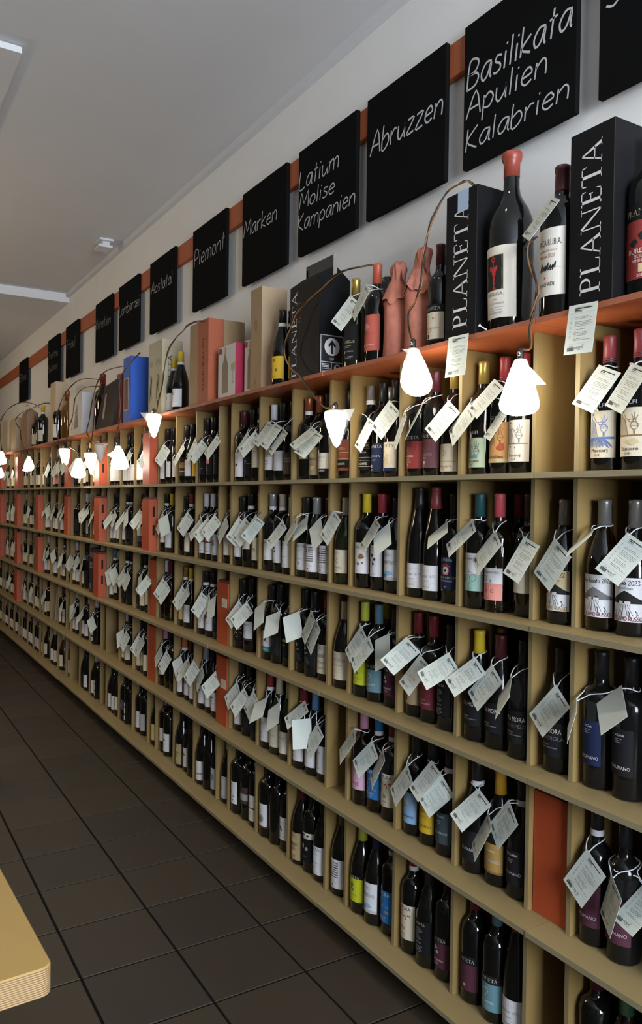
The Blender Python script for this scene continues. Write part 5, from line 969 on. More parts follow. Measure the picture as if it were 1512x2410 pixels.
def make_tag(hole, yaw, roll, lean, price, label, bottle=None, mirror=False):
    yaw, roll, lean = (math.radians(a) for a in (yaw, roll, lean))
    R = Vector((math.cos(yaw), math.sin(yaw), 0)); n = Vector((math.sin(yaw), -math.cos(yaw), 0)); U = Vector((0, 0, 1))
    U2 = math.cos(lean)*U-math.sin(lean)*n
    ex = math.cos(roll)*R-math.sin(roll)*U2; ed = -math.sin(roll)*R-math.cos(roll)*U2
    if bottle:      # let the card lie in front of the bottles and dividers instead of cutting them
        h_ = Vector(hole); go = (CAM-h_).normalized(); near_b = [t for t in BOTTLES if t['row'] == bottle['row'] and abs(t['x']-h_.x) < .2]
        for _ in range(16):
            hit = 0
            for i in range(6):
                for j in range(8):
                    p = h_+ex*((CW*i/5-.006)*(-1 if mirror else 1))+ed*(CH*j/7-.006)
                    if p.y > .069 and bottle['row'] and min(abs(p.x-d_) for d_ in DIVX) < .0075: hit += 1
                    for t in near_b:
                        zl = (p.z-t['z'])*1000
                        if 0 < zl < 300 and math.hypot(p.x-t['x'], p.y-t['y']) < prof_r(t['sh'], zl)/1000+.0012: hit += 1
            if not hit: break
            h_ += go*.004
        hole = tuple(h_)
    root = empty('price_tag', hole)
    tag(root, label, 'price tag', 'paper price tags on the bottles' if bottle else 'paper price tags on the shelf edge')
    ups = -ed; yv = ups.cross(ex)          # card local: x right, z up, -y towards the reader
    if yv.dot(n) > 0: yv = -yv
    Mx = Matrix((ex, yv, ups)).transposed().to_4x4()
    off = Vector((-.006, 0, .006)) if not mirror else Vector((-CW+.006, 0, .006))
    if bottle is None: off = Vector((0, 0, 0))
    Mx.translation = Mx.to_3x3() @ off
    cd = link('card', card_me, root); cd.matrix_local = Mx
    if price != 'back':
        link('print', card_print_me(), cd)
        if price and price != '-': link('price', price_me(price), cd)
    if bottle:
        b = bottle; zs = SHAPES[b['sh']]; zn = min(b['z']+(.238 if b['sh'] != 'F' else .262), max(hole[2]+.028, b['z']+.2)); bx, by = b['x'], b['y']
        h = Vector(hole); rn = .0185
        C = Vector((bx, by, zn)); rn = prof_r(b['sh'], (zn-b['z'])*1000)/1000+.0022
        pts = [h, (C+h)/2+Vector((-.012, -.004, .004)), C+Vector((-rn, -.002, 0)), C+Vector((-rn*.6, rn*.8, .004)), C+Vector((rn*.6, rn*.8, .004)), C+Vector((rn, -.002, 0)), (C+h)/2+Vector((.012, -.004, .004))]
        # keep the loop outside the shoulder
        q = []
        for p in smooth_path(pts, 4, True):
            zl = (p.z-b['z'])*1000; rmin = prof_r(b['sh'], zl)/1000+.0025; d = Vector((p.x-bx, p.y-by, 0))
            if d.length < rmin and d.length > 1e-5: d = d*(rmin/d.length); p = Vector((bx+d.x, by+d.y, p.z))
            q.append(p-h)
        mb = MB(); mb.tube(q, .0014, 5, closed=True); mb.build('elastic_band', BAND, root)
    return root
def nearest(r, x):
    c = [b for b in BOTTLES if b['row'] == r]; return min(c, key=lambda b: abs(b['x']-x)+(.02 if b['tags'] else 0)+(0 if b['x'] > x-.012 else .03))
SEEN = {}
def tag_label(b, price, back=False):
    s = 'blank back of a pale paper tag' if price == 'back' else ('pale paper price tag' if price in ('', '-') else 'price tag reading %s' % price)
    t = '%s on %s bottle from right, %s' % (s, nth(b['n']), ROWW[b['row']])
    if b['tags']: t = 'additional '+t
    if t in SEEN: t = t.replace('tag', 'tag partly hidden', 1)
    SEEN[t] = 1; return t
for (r, bn, x, y, z, yw, ro, le, pr) in TAGS:
    if r == 0: continue
    b = [t for t in BOTTLES if t['row'] == r and t['n'] == bn][0]
    make_tag((x, y, z), yw, ro, le, pr, tag_label(b, pr), b, mirror=(pr == 'back')); b['tags'] += 1
for b in BOTTLES:
    if not b['tg']: continue
    rr = random.Random(int(b['x']*1000)+b['row'])
    z = b['z']+rr.uniform(.192, .215); rb = prof_r(b['sh'], (z-b['z'])*1000)/1000
    dv = Vector((CAM.x-b['x'], CAM.y-b['y'], 0)).normalized(); dv = (dv*.45+Vector((0, -1, 0))*.55).normalized()
    hole = (b['x']+dv.x*(rb+.008)-.004, b['y']+dv.y*(rb+.008), z)
    bk = b['tg'] == 'b'
    make_tag(hole, rr.uniform(-8, 24), -38+rr.uniform(-12, 12) if bk else 33+rr.uniform(-8, 8), rr.uniform(8, 26), 'back' if bk else '', tag_label(b, 'back' if bk else ''), b, mirror=bk); b['tags'] += 1
# two tags stuck to the edge of the red board
for (pa, pb, pc, price, hd, cart) in (((1341, 721), (1409, 708), (1332, 836), '65,00 €', ['Sicilia Noto DOC Santa Cecilia', '2019', 'Planeta, Sizilien'], 'tall untaped'), ((1056.7, 795), (1104, 784), (1048.8, 890), '73,00 €', ['Sicilia Menfi Chardonnay DOC', '2022', 'Planeta, Sizilien'], 'blue taped')):
    A, B, Cc = at_y(*pa, -.004), at_y(*pb, -.004), at_y(*pc, -.012)
    sw, sh_ = (B-A).length/CW, (A-Cc).length/CH
    o = make_tag(tuple(A), 0, -math.degrees(math.atan2(B.z-A.z, B.x-A.x)), 5, price, 'price tag reading %s stuck to the red board under the %s carton' % (price, cart))
    o.scale = (sw, 1, sh_)
    link('header', header_me(hd), o.children[0])

# ------------------------------------------------------------------ orange-red boxes in the narrow compartments
def red_box(r, m, lab, y0=.028, h=.292, d=.19, slots=False, sticker=False, inset=.003):
    xl, xr = cell(m, 0); z = ZT[r]+.0004
    root = empty('gift_box', ((xl+xr)/2, y0, z)); w = (xr-xl)/2-inset
    tag(root, lab, 'box', 'orange red boxes in the narrow compartments')
    b = MB(); b.box(-w, w, 0, d, 0, h-.012); b.build('body', ORANGE, root)
    b = MB(); b.box(-w+.002, w-.002, .004, d-.002, h-.012, h); b.build('lid', mat('dark_red_lid', (.12, .022, .014), .6), root)
    if slots:
        for zz in (.085, .185):
            b = MB(); b.box(w-.0005, w+.0006, .02, .032, zz, zz+.055); b.build('slot', SLOT, root)
    if sticker:
        b = MB(); b.box(-.008, w-.010, -.0008, -.0001, .165, .205); o = b.build('sticker', paper('cream'), root)
        b = MB(); put_text(b, 'X', .013, .176, .016, lambda u, v: (u, -.0012, v), 0, 'hand'); b.build('sticker_mark', paper('brownink'), o)
red_box(4, 0, 'large orange red box in the fourth row, nearest to the camera', DIV_Y+.014, .312, .16)
red_box(3, 2, 'orange red box with a cream sticker in the third row', .068, .285, sticker=True)
red_box(4, 2, 'orange red box with a cream sticker in the fourth row', .066, .315, sticker=True)
for r, nm in ((1, 'first row under the red board'), (2, 'second row'), (3, 'third row'), (4, 'fourth row')):
    red_box(r, 3, 'narrow orange red box left of the middle, %s' % nm, .072 if r in (3, 4) else .03, .292 if r < 3 else .315, slots=r == 2)
    if r < 4: red_box(r, 4, 'slotted orange red box near the left edge, %s' % nm, .02, .292, slots=True)
for r, nm in ((1, 'first row'), (2, 'second row')):
    red_box(r, 5, 'small looking far orange red box in the %s' % nm, .05, .30)
# the dark violet box in the third row
xl, xr = cell(4, 1); root = empty('violet_box', ((xl+xr)/2-.01, .06, ZT[3]+.0004)); tag(root, 'dark violet box with pale capital letters in the third row', 'box')
b = MB(); b.box(-.10, .10, 0, .10, 0, .30); b.build('body', mat('violet_card', (.028, .012, .04), .55), root)
b = MB()
for s_, zz in (('PAU', .235), ('BO', .165), ('R', .02)): put_text(b, s_, -.085, zz, .042, lambda u, v: (u, -.0006, v), 0, 'sans', align='l')
b.build('lettering', mat('violet_box_print', (.45, .38, .36), .6), root)
# a card leaning in an empty compartment
xl, xr = cell(5, 2); root = empty('leaning_board', (xl+.10, .09, ZT[4]+.0006)); tag(root, 'thin white card leaning in an empty compartment of the fourth row', 'card')
b = MB()
for t_ in ((0, 0),): b.v += [(-.02, 0, 0), (-.01, 0, 0), (.06, 0, .27), (.05, 0, .27), (-.02, .1, 0), (-.01, .1, 0), (.06, .1, .27), (.05, .1, .27)]
for q in ((0, 1, 2, 3), (4, 7, 6, 5), (0, 4, 5, 1), (2, 6, 7, 3), (1, 5, 6, 2), (0, 3, 7, 4)): b.f.append(q); b.mi.append(0); b.sm.append(False)
b.build('sheet', paper('lightgray'), root)

# ------------------------------------------------------------------ things on the red top board
Z0 = ZT[0]+.0005
def top_bottle(px, y, sh, gl, cap, dn, lab, scale=1.0, rot=0.1):
    x = x_at(px, y, Z0); o = make_bottle(x, y, Z0, sh, gl, cap, dn, rot, scale); tag(o, lab, 'wine bottle', 'bottles on the red top board')
    BOTTLES.append(dict(row=0, x=x, y=y, z=Z0, sh=sh, n=0, tg='', tags=0)); return o
SHAPES['J'] = [(38, 0), (50, 3), (53, 10), (58, 200), (58, 262), (55, 288), (46, 314), (33, 336), (24, 352), (20.5, 370), (19.5, 405), (19.5, 446), (22, 449), (22, 456), (20, 458)]
SHAPES['N'] = [(40, 0), (47, 3), (49, 9), (50, 225), (48, 245), (41, 262), (28, 276), (20, 288), (18, 302), (17, 345), (18.5, 347), (18.5, 358), (16, 360)]
RAD['J'], RAD['N'] = .058, .05
def cyl(shape, off):
    top = 190 if shape in 'BUFH' else 255
    def f(u, v):
        r = prof_r(shape, min(max(v, 10), top))+off; a = u/r
        return (r*math.sin(a)/1000, -r*math.cos(a)/1000, v/1000)
    return f
top_bottle(1530, .105, 'N', 'k', 'darkred', 'burd17', 'magnum with red and black label cut off at the right edge on the red board', 1.0, .25)
o = top_bottle(1320, .07, 'N', 'k', 'maroon', 'rocca', 'magnum with cream ROCCA RUBIA label between the big bottle and tall black box', 1.0, .0)
o = top_bottle(1199, .085, 'J', 'k', '', 'turriga', 'huge double magnum with TURRIGA label and red wax on its mouth', 1.0, .15)
b = MB(); b.lathe([(.0205, .398), (.0208, .436), (.0245, .442), (.0265, .452), (.0255, .461), (.020, .4645), (0, .4655)], 24); b.build('wax_seal', mat('red_wax', (.28, .055, .035), .35, .25, 20, bump=.3), o)
top_bottle(1035, .075, 'B', 'k', 'maroon', 'ulmo', 'bottle with eye motif cream label beside the taped black box', .96, .1)
top_bottle(886, .075, 'B', 'k', 'orangered', 'dialogo', 'bottle with orange red cap and coral label by the wrapped bottles', 1.03, .1)
top_bottle(836, .075, 'B', 'g', 'gold', 'audacus', 'green bottle with gold cap and charcoal script label by the black carrier', .97, .1)
top_bottle(664, .07, 'U', 'k', 'black+', 'yellowart', 'dark bottle with yellow picture label, left of two beside the carrier', 1.0, .2)
top_bottle(686, .105, 'U', 'k', 'black+', 'yellowart', 'dark bottle with yellow picture label, half hidden behind the carrier', 1.0, .2)
top_bottle(409, .10, 'U', 'k', 'yellow+', 'whiteart', 'yellow waxed bottle with white label, the one behind and to the left', 1.0, .3)
top_bottle(425, .07, 'U', 'k', 'yellow+', 'whiteart', 'yellow waxed bottle with white label, the front one of the pair', 1.02, .3)
top_bottle(241, .10, 'H', 'k', 'darkred', 'none', 'tall dark magnum with red cap among the cables', 1.26)
top_bottle(137, .06, 'H', 'k', 'silver', 'w1', 'dark bottle with pale label in front of the tall wooden box', 1.05, .3)
top_bottle(158, .085, 'B', 'a', 'copper', 'none', 'amber spirit bottle with pale copper stopper beside the white box', 1.22)
top_bottle(101, .07, 'H', 'k', 'yellow+', 'c1', 'dark bottle with yellow cap near the left end of the red board', 1.1, .3)
top_bottle(85, .09, 'B', 'k', 'gray', 'c1', 'dark bottle with grey cap beside the brown paper bag', 1.0, .3)

def crate(name, px0, px1, y0, d, h, lab, cat, mf, mr=None, mt=None):
    """a box standing on the red board, front face between two photo columns"""
    zc = Z0+h/2; x0, x1 = x_at(px0, y0, zc), x_at(px1, y0, zc)
    root = empty(name, (x1, y0, Z0)); tag(root, lab, cat, 'boxes on the red top board')
    b = MB(); b.box(x0-x1, 0, 0, d, 0, h, 0, right=1, top=2); b.build('carton', [mf, mr or mf, mt or mf], root)
    return root, x1-x0
FY = lambda u, v: (u, -.0007, v)
WPRINT = mat('white_print', (.66, .66, .68), .6); SEAM = mat('card_seam', (.03, .03, .032), .4)
def planeta_box(px0, px1, lab, tape, z=.028, ih=.395):
    root, w = crate('planeta_carton', px0, px1, z, .12, ih, lab, 'box', BLKCARD)
    root.name = 'wine_carton'
    b = MB(); put_text(b, 'PLANETA', -w*.27, .03, w*.46, FY, 0, 'serif', width=ih-.062, align='l', rot=PI/2); b.build('lettering', WPRINT, root)
    b = MB(); b.box(-.001, .0003, -.0003, .0006, 0, ih); b.build('corner_seam', SEAM, root)
    if tape: b = MB(); b.box(-w*.62, -w*.28, -.0011, -.0001, ih-.055, ih+.0004); b.build('tape', mat('pale_blue_tape', (.36, .48, .62), .5), root)
    return root
planeta_box(1342, 1445, 'tall black PLANETA carton standing right of the ROCCA RUBIA magnum', False)
planeta_box(1050, 1122, 'black PLANETA carton with pale blue tape left of the huge bottle', True)
# cardboard bottle carrier with gable top and handle
zc = Z0+.2; x0, x1 = x_at(683, .03, zc), x_at(752, .03, zc); w = x1-x0; d = .125; hb, hr = .345, .385
root = empty('bottle_carrier', (x1, .03, Z0)); tag(root, 'black PLANETA bottle carrier with gable top and UP arrow sticker', 'carrier', 'boxes on the red top board')
b = MB(); b.box(-w, 0, 0, d, 0, hb)
b.face([(-w, 0, hb), (0, 0, hb), (0, d*.42, hr), (-w, d*.42, hr)]); b.face([(0, d, hb), (-w, d, hb), (-w, d*.58, hr), (0, d*.58, hr)]); b.face([(-w, d*.42, hr), (0, d*.42, hr), (0, d*.58, hr), (-w, d*.58, hr)])
b.face([(0, 0, hb), (0, d, hb), (0, d*.58, hr), (0, d*.42, hr)]); b.face([(-w, 0, hb), (-w, d*.42, hr), (-w, d*.58, hr), (-w, d, hb)])
b.build('carton', BLKCARD, root)
b = MB(); b.box(-w+.015, -.002, d*.46, d*.54, hr+.0003, hr+.045); b.box(-w*.9, -w*.86, d*.46, d*.54, hr-.02, hr+.03); b.build('handle', mat('carrier_handle', (.03, .03, .032), .5), root)
b = MB(); b.box(-.003, .0006, d*.44, d*.56, hr-.03, hr+.05); b.build('handle_edge', mat('kraft_edge', (.28, .25, .22), .7), root)
b = MB(); put_text(b, 'PLANETA', -w+.052, .012, .036, FY, 0, 'serif', width=.31, align='l', rot=PI/2); b.build('lettering', WPRINT, root)
b = MB()
for k, (zz, s_) in enumerate(((.275, 'Red'), (.262, 'Wine'), (.249, 'Dry'), (.222, 'sole'), (.209, 'olio'))): put_text(b, s_, -w+.066, zz, .007, FY, 0, 'sans', align='l')
b.build('red_print', mat('red_print', (.36, .05, .02), .6), root)
FX = lambda u, v: (.0007, u, v)
st = MB(); st.box(.0001, .0005, .006, .100, .006, .145); s1 = st.build('shipping_sticker', paper('lightgray'), root)
b = MB(); FX2 = lambda u, v: (.0009, u, v)
def qd(mb, f, a, b_, c, e, mi=0): mb.face([f(a, b_), f(c, b_), f(c, e), f(a, e)], mi)
qd(b, FX2, .009, .052, .097, .142); qd(b, FX2, .009, .009, .050, .026); qd(b, FX2, .009, .028, .050, .049); qd(b, FX2, .053, .009, .097, .049); b.build('sticker_field', paper('ink'), s1)
b = MB(); FX3 = lambda u, v: (.0013, u, v)
def dsc(mb, f, u, v, r, mi=0, n=24): mb.face([f(u+r*math.cos(2*PI*i/n), v+r*math.sin(2*PI*i/n)) for i in range(n)], mi)
dsc(b, FX3, .053, .104, .031); dsc(b, FX3, .075, .032, .013); put_text(b, 'UP', .053, .056, .011, FX3, 0); put_text(b, 'FRAGILE', .075, .012, .004, FX3, 0, width=.036)
for k in range(3): qd(b, FX3, .011, .012+k*.004, .04, .0135+k*.004); qd(b, FX3, .011, .032+k*.005, .042, .034+k*.005)
b.build('sticker_print', paper('white'), s1)
b = MB(); FX4 = lambda u, v: (.0017, u, v)
qd(b, FX4, .049, .080, .057, .118); b.face([FX4(.053, .128), FX4(.036, .108), FX4(.042, .103), FX4(.053, .116), FX4(.064, .103), FX4(.070, .108)][::-1])
b.face([FX4(.068, .041), FX4(.082, .041), FX4(.079, .033), FX4(.071, .033)]); qd(b, FX4, .0743, .025, .0757, .034); qd(b, FX4, .070, .024, .080, .026)
b.build('sticker_arrow', paper('ink'), s1)
# wrapped bottles
def wrapped(px, y, h, lab, seed, lean=0):
    x = x_at(px, y, Z0); root = empty('wrapped_bottle', (x, y, Z0)); tag(root, lab, 'wrapped bottle', 'bottles wrapped in salmon paper')
    rr = random.Random(seed); ph = [rr.uniform(0, 6) for _ in range(6)]
    def warp(p, a):
        z = p[2]/h; k = 1+.05*math.sin(3*a+ph[0]+z*9)+.04*math.sin(7*a+ph[1]-z*14)*(0.4+z)+(.10*math.sin(5*a+ph[2]+z*20) if z > .6 else 0)+(.12*math.sin(9*a+ph[3]) if z > .82 else 0)
        return (p[0]*k+lean*max(0, z-.6)*.06, p[1]*k, p[2]+(.004*math.sin(4*a+ph[4]) if z > .6 else 0))
    pr = [(.036, 0), (.041, .012), (.042, .10), (.042, .16), (.041, .19), (.036, .215), (.027, .24), (.022, .262), (.021, .285), (.023, .305), (.019, .318), (.006, .324)]
    b = MB(); b.lathe([(r, z*h/.324) for r, z in pr], 40, warp=warp); b.build('paper_wrap', PINKP, root)
    # loose skirt of paper round the shoulder, torn at its lower edge
    b = MB(); n = 44; rows = []
    for t_ in (0, .35, .7, 1.0):
        ring_ = []
        for i in range(n):
            a = 2*PI*i/n; jag = (.012*math.sin(3*a+ph[5])+.006*math.sin(8*a+ph[2]))*t_
            r_ = .026+(.0475-.026)*t_+.0025*math.sin(9*a+ph[1])*t_
            ring_.append((r_*math.cos(a)+lean*.004, r_*math.sin(a), h*(.80-.20*t_)+jag))
        rows.append(ring_)
    for u, v in zip(rows, rows[1:]):
        for i in range(n): b.face([u[i], u[(i+1) % n], v[(i+1) % n], v[i]], 0, True)
    b.build('paper_flap', PINKP, root)
    b = MB(); P = [Vector((.018+lean*.02, -.006, h*.93)), Vector((.05, -.02, h*.80)), Vector((.058, -.012, h*.735)), Vector((.036, .004, h*.80)), Vector((.02, .012, h*.86))]
    b.face([P[0], P[1], P[3], P[4]], 0, True); b.face([P[1], P[2], P[3]], 0, True); b.build('paper_tip', PINKP, root)
PINKP = mat('salmon_paper', (.41, .145, .098), .75, .3, 45, bump=1.0)
wrapped(985, .085, .315, 'salmon paper wrapped bottle, the taller right one', 3, 1)
wrapped(934, .08, .30, 'salmon paper wrapped bottle, the left one', 8, .3)
x = x_at(915, .19, Z0); root = empty('black_bag', (x, .19, Z0)); tag(root, 'black plastic bag bundle half hidden behind the orange capped bottle', 'bag')
b = MB(); b.lathe([(.04, 0), (.045, .02), (.045, .2), (.04, .26), (.03, .285), (.034, .30), (.02, .312), (.0, .315)], 18, warp=lambda p, a: (p[0]*(1+.12*math.sin(5*a+p[2]*40)), p[1]*(1+.1*math.sin(4*a+p[2]*30)), p[2]+.008*math.sin(3*a))); b.build('bag', mat('black_plastic', (.02, .02, .022), .3), root)

KRAFT = mat('kraft_card', (.36, .24, .13), .7, .12, 12); KRAFTL = mat('kraft_card_light', (.43, .31, .19), .7, .1, 12); WCARD = mat('white_card', (.62, .60, .57), .6)
root, w = crate('wine_box', 590, 616, .055, .115, .425, 'tall kraft brown box standing left of the black carrier', 'box', KRAFT, KRAFTL)
b = MB(); b.ribbon([(-w*.62, .27), (-w*.5, .31), (-w*.4, .27), (-w*.5, .25), (-w*.62, .27)], .003, 0, FY); KST = mat('kraft_stamp', (.20, .12, .06), .7); b.build('stamp', KST, root); b = MB(); b.ribbon([(-w*.6, .03), (-w*.5, .06), (-w*.42, .03)], .003, 0, FY); b.build('stamp', KST, root)
def cooler_box(px0, px1, y0, lab, side):
    root, w = crate('cooler_box', px0, px1, y0, .05, .235, lab, 'box', WCARD, side)
    b = MB(); b.face([FY(-w*.95, .205), FY(-w*.77, .205), FY(-w*.77, .23), FY(-w*.95, .23)]); b.face([FY(-w*.98, .004), FY(-w*.85, .004), FY(-w*.9, .02)]); b.build('logo', mat('logo_rust', (.22, .03, .02), .5), root)
    b = MB()
    pts = [(-w*.75, .03), (-w*.42, .03), (-w*.42, .15), (-w*.5, .175), (-w*.54, .195), (-w*.63, .195), (-w*.67, .175), (-w*.75, .15)]; b.face([FY(*p) for p in pts]); b.build('cooler_picture', mat('cooler_brown', (.22, .16, .10), .5), root)
    b = MB(); b.face([FY(-w*.62, .196), FY(-w*.55, .196), FY(-w*.56, .228), FY(-w*.61, .228)]); b.build('cap_picture', mat('cap_gold', (.5, .33, .05), .5), root)
    b = MB(); b.face([FY(-w*.22, .12), FY(-w*.04, .12), FY(-w*.02, .15), FY(-w*.24, .15)]); b.face([FY(-w*.14, .07), FY(-w*.12, .07), FY(-w*.12, .12), FY(-w*.14, .12)]); b.face([FY(-w*.2, .066), FY(-w*.06, .066), FY(-w*.06, .070), FY(-w*.2, .070)]); b.build('glass_picture', mat('glass_gold', (.42, .34, .2), .5), root)
RASP = mat('raspberry_card', (.36, .02, .06), .45)
cooler_box(514, 554, .045, 'white cooler sleeve box with raspberry red side and bottle picture', RASP)
cooler_box(576, 606, .07, 'white cooler sleeve box half hidden behind the tall kraft box', RASP)
root, w = crate('wine_box', 447, 490.6, .028, .18, .385, 'brown carton with rust red band lettered GARIBALDI', 'box', KRAFT, KRAFT)
RUST = mat('rust_band', (.38, .095, .04), .6, .1, 14)
b = MB(); b.box(-w*.55, .0004, -.0006, .0, .0, .3854); b.box(0.0001, .0006, 0, .075, 0, .3854); o = b.build('band', RUST, root)
b = MB(); put_text(b, 'GARIBALDI', -w*.22, .06, .020, lambda u, v: (u, -.0012, v), 0, 'sans', width=.24, align='l', rot=PI/2); b.build('lettering', mat('band_letters', (.07, .02, .012), .6), o)
CREAMC = mat('cream_card', (.50, .45, .31), .6, .1, 15)
for k, (a, c_, lab) in enumerate(((350, 362, 'cream printed wine box, the left of two beside the blue box'), (363, 381, 'cream printed wine box lettered on its side, right of its twin'))):
    root, w = crate('wine_box', a, c_, .04, .115, .40, lab, 'box', CREAMC, CREAMC)
    b = MB()
    for i in range(8): b.ribbon([(-w*(.75-.03*i), .08+.012*i), (-w*(.5+.2*math.sin(i)), .16+.01*i), (-w*(.3+.02*i), .10+.016*i)], .004, 0, FY)
    for i in range(4): b.ribbon([(-w*.8, .30-.008*i), (-w*.2, .30-.008*i)], .0015, 0, FY)
    b.build('engraving', mat('engraving_ink', (.16, .15, .11), .6), root)
    if k: b = MB(); put_text(b, 'NETTA', .055, .16, .024, FX, 0, 'sans', width=.16, align='l', rot=PI/2); b.build('lettering', INK, root)
BLUE = mat('bright_blue_card', (.018, .105, .54), .5)
root, w = crate('wine_box', 290.5, 308, .03, .105, .385, 'bright blue wine box with a framed picture on its front', 'box', BLUE)
b = MB(); b.box(-w*.9, -w*.32, -.0008, -.0001, .075, .265); o = b.build('picture_frame', paper('sand'), root); b = MB(); b.box(-w*.86, -w*.36, -.0014, -.0009, .082, .258); b.build('picture', mat('picture_brown', (.16, .06, .05), .6, .5, 40), o)
root, w = crate('wine_box', 275, 285, .035, .10, .31, 'dark red box between the magnum and the bright blue box', 'box', mat('dark_red_card', (.16, .022, .02), .5))
# leaning shrink-wrapped pack
x1, x0 = x_at(277, .02, Z0+.1), x_at(227, .02, Z0+.1); root = empty('wrapped_pack', (x0, .012, Z0)); tag(root, 'dark shrink wrapped pack leaning against the red capped magnum', 'pack'); w = x1-x0
b = MB(); t = .035; top = .275
b.v += [(0, 0, 0), (w*.84, 0, 0), (w*.98, .0, top), (w*.46, .0, top*.93), (0, t, 0), (w*.84, t, 0), (w*.98, t, top), (w*.46, t, top*.93)]
for q in ((0, 1, 2, 3), (4, 7, 6, 5), (0, 4, 5, 1), (2, 6, 7, 3), (1, 5, 6, 2), (0, 3, 7, 4)): b.f.append(q); b.mi.append(0); b.sm.append(False)
b.build('pack', mat('shrink_wrap', (.05, .042, .036), .12, .4, 9, bump=.4), root)
b = MB(); b.face([(w*.34, -.0006, .06), (w*.44, -.0006, .06), (w*.58, -.0006, .21), (w*.5, -.0006, .21)]); b.build('wrapped_picture', mat('pack_picture', (.16, .13, .11), .3), root)
root, w = crate('wine_box', 163, 192, .03, .14, .30, 'white box with grey dancing figure print', 'box', WCARD, mat('white_card_cool', (.60, .61, .64), .6))
b = MB(); b.face([FY(-w*.55, .16), FY(-w*.42, .19), (-w*.36, -.0007, .23), FY(-w*.3, .19), FY(-w*.34, .15)]); b.face([FY(-w*.6, .05), FY(-w*.25, .06), FY(-w*.3, .15), FY(-w*.5, .15)]); b.ribbon([(-w*.85, .13), (-w*.7, .09), (-w*.8, .05)], .012, 0, FY); b.build('figure_print', mat('grey_print', (.22, .21, .22), .6), root)
WOODC = mat('pale_wood', (.46, .36, .24), .6, .12, 12, stretch=(1, 1, .2))
crate('wine_box', 119, 131, .035, .10, .47, 'tall pale wooden box touching the far blackboard', 'box', WOODC)
BAG = mat('brown_paper', (.30, .19, .11), .75, .12, 10, bump=.3)
def bag(px0, px1, y0, h, lab, m_):
    zc = Z0+h/2; x0, x1 = x_at(px0, y0, zc), x_at(px1, y0, zc); w = x1-x0; root = empty('paper_bag', (x1, y0, Z0)); tag(root, lab, 'bag', 'paper bags on the red top board'); d = .09
    b = MB(); b.box(-w, 0, 0, d, 0, h*.9); b.face([(-w, 0, h*.9), (0, 0, h*.9), (-.005, d*.4, h), (-w+.005, d*.4, h)]); b.face([(0, d, h*.9), (-w, d, h*.9), (-w+.005, d*.45, h), (-.005, d*.45, h)]); b.face([(0, 0, h*.9), (0, d, h*.9), (-.005, d*.42, h)]); b.build('bag', m_, root)
    b = MB(); b.tube(smooth_path([(-w*.3, d*.4, h), (-w*.32, d*.3, h+.03), (-w*.5, d*.2, h+.045), (-w*.68, d*.3, h+.03), (-w*.7, d*.4, h)], 5), .003, 5); b.build('handle', m_, root)
bag(52, 64, .03, .36, 'brown paper bottle bag near the left edge of the red board', BAG)
crate('wine_box', 26, 38, .04, .10, .33, 'pale long box beside the brown paper bag', 'box', WOODC)
crate('wine_box', 6, 18, .04, .10, .34, 'pale box at the left edge of the red board', 'box', WOODC)
# tags on the top board bottles
for (r, bn, x, y, z, yw, ro, le, pr) in TAGS:
    if r: continue
    b = nearest(0, x); s_ = {'48,50 €': 'narrow price tag in front of the ROCCA RUBIA magnum', '66,00 €': 'price tag on the gold capped bottle beside the carrier', '': 'turned price tag on the orange red capped bottle'}[pr]
    make_tag((x, y-.01, z), yw, ro, le, pr, s_, dict(b, sh='B') if b['sh'] == 'B' else None); b['tags'] += 1
for k, (px, py, yw, ro, lab) in enumerate(((346, 966, -18, 34, 'price tag hanging from the red board behind the cone lamp, left one'), (352, 992, -8, -30, 'price tag hanging from the red board behind the cone lamp, right one'))):
    make_tag(tuple(at_y(px, py, -.012)), yw, ro, 6, '', lab)
c = at_y(1137, 771, -.004); root = empty('nail', tuple(c)); tag(root, 'small pale nail sticking out of the red board edge', 'nail')
b = MB(); b.tube([(0, -.01, .004), (.006, -.002, -.003), (.010, .004, -.006)], .0014, 6); b.build('shank', WHITE, root)
b = MB(); b.tube([(-.0012, -.012, .0054), (.0002, -.0098, .0038)], .0034, 8); b.f.append(tuple(range(8))); b.mi.append(0); b.sm.append(False); b.build('head', WHITE, root)

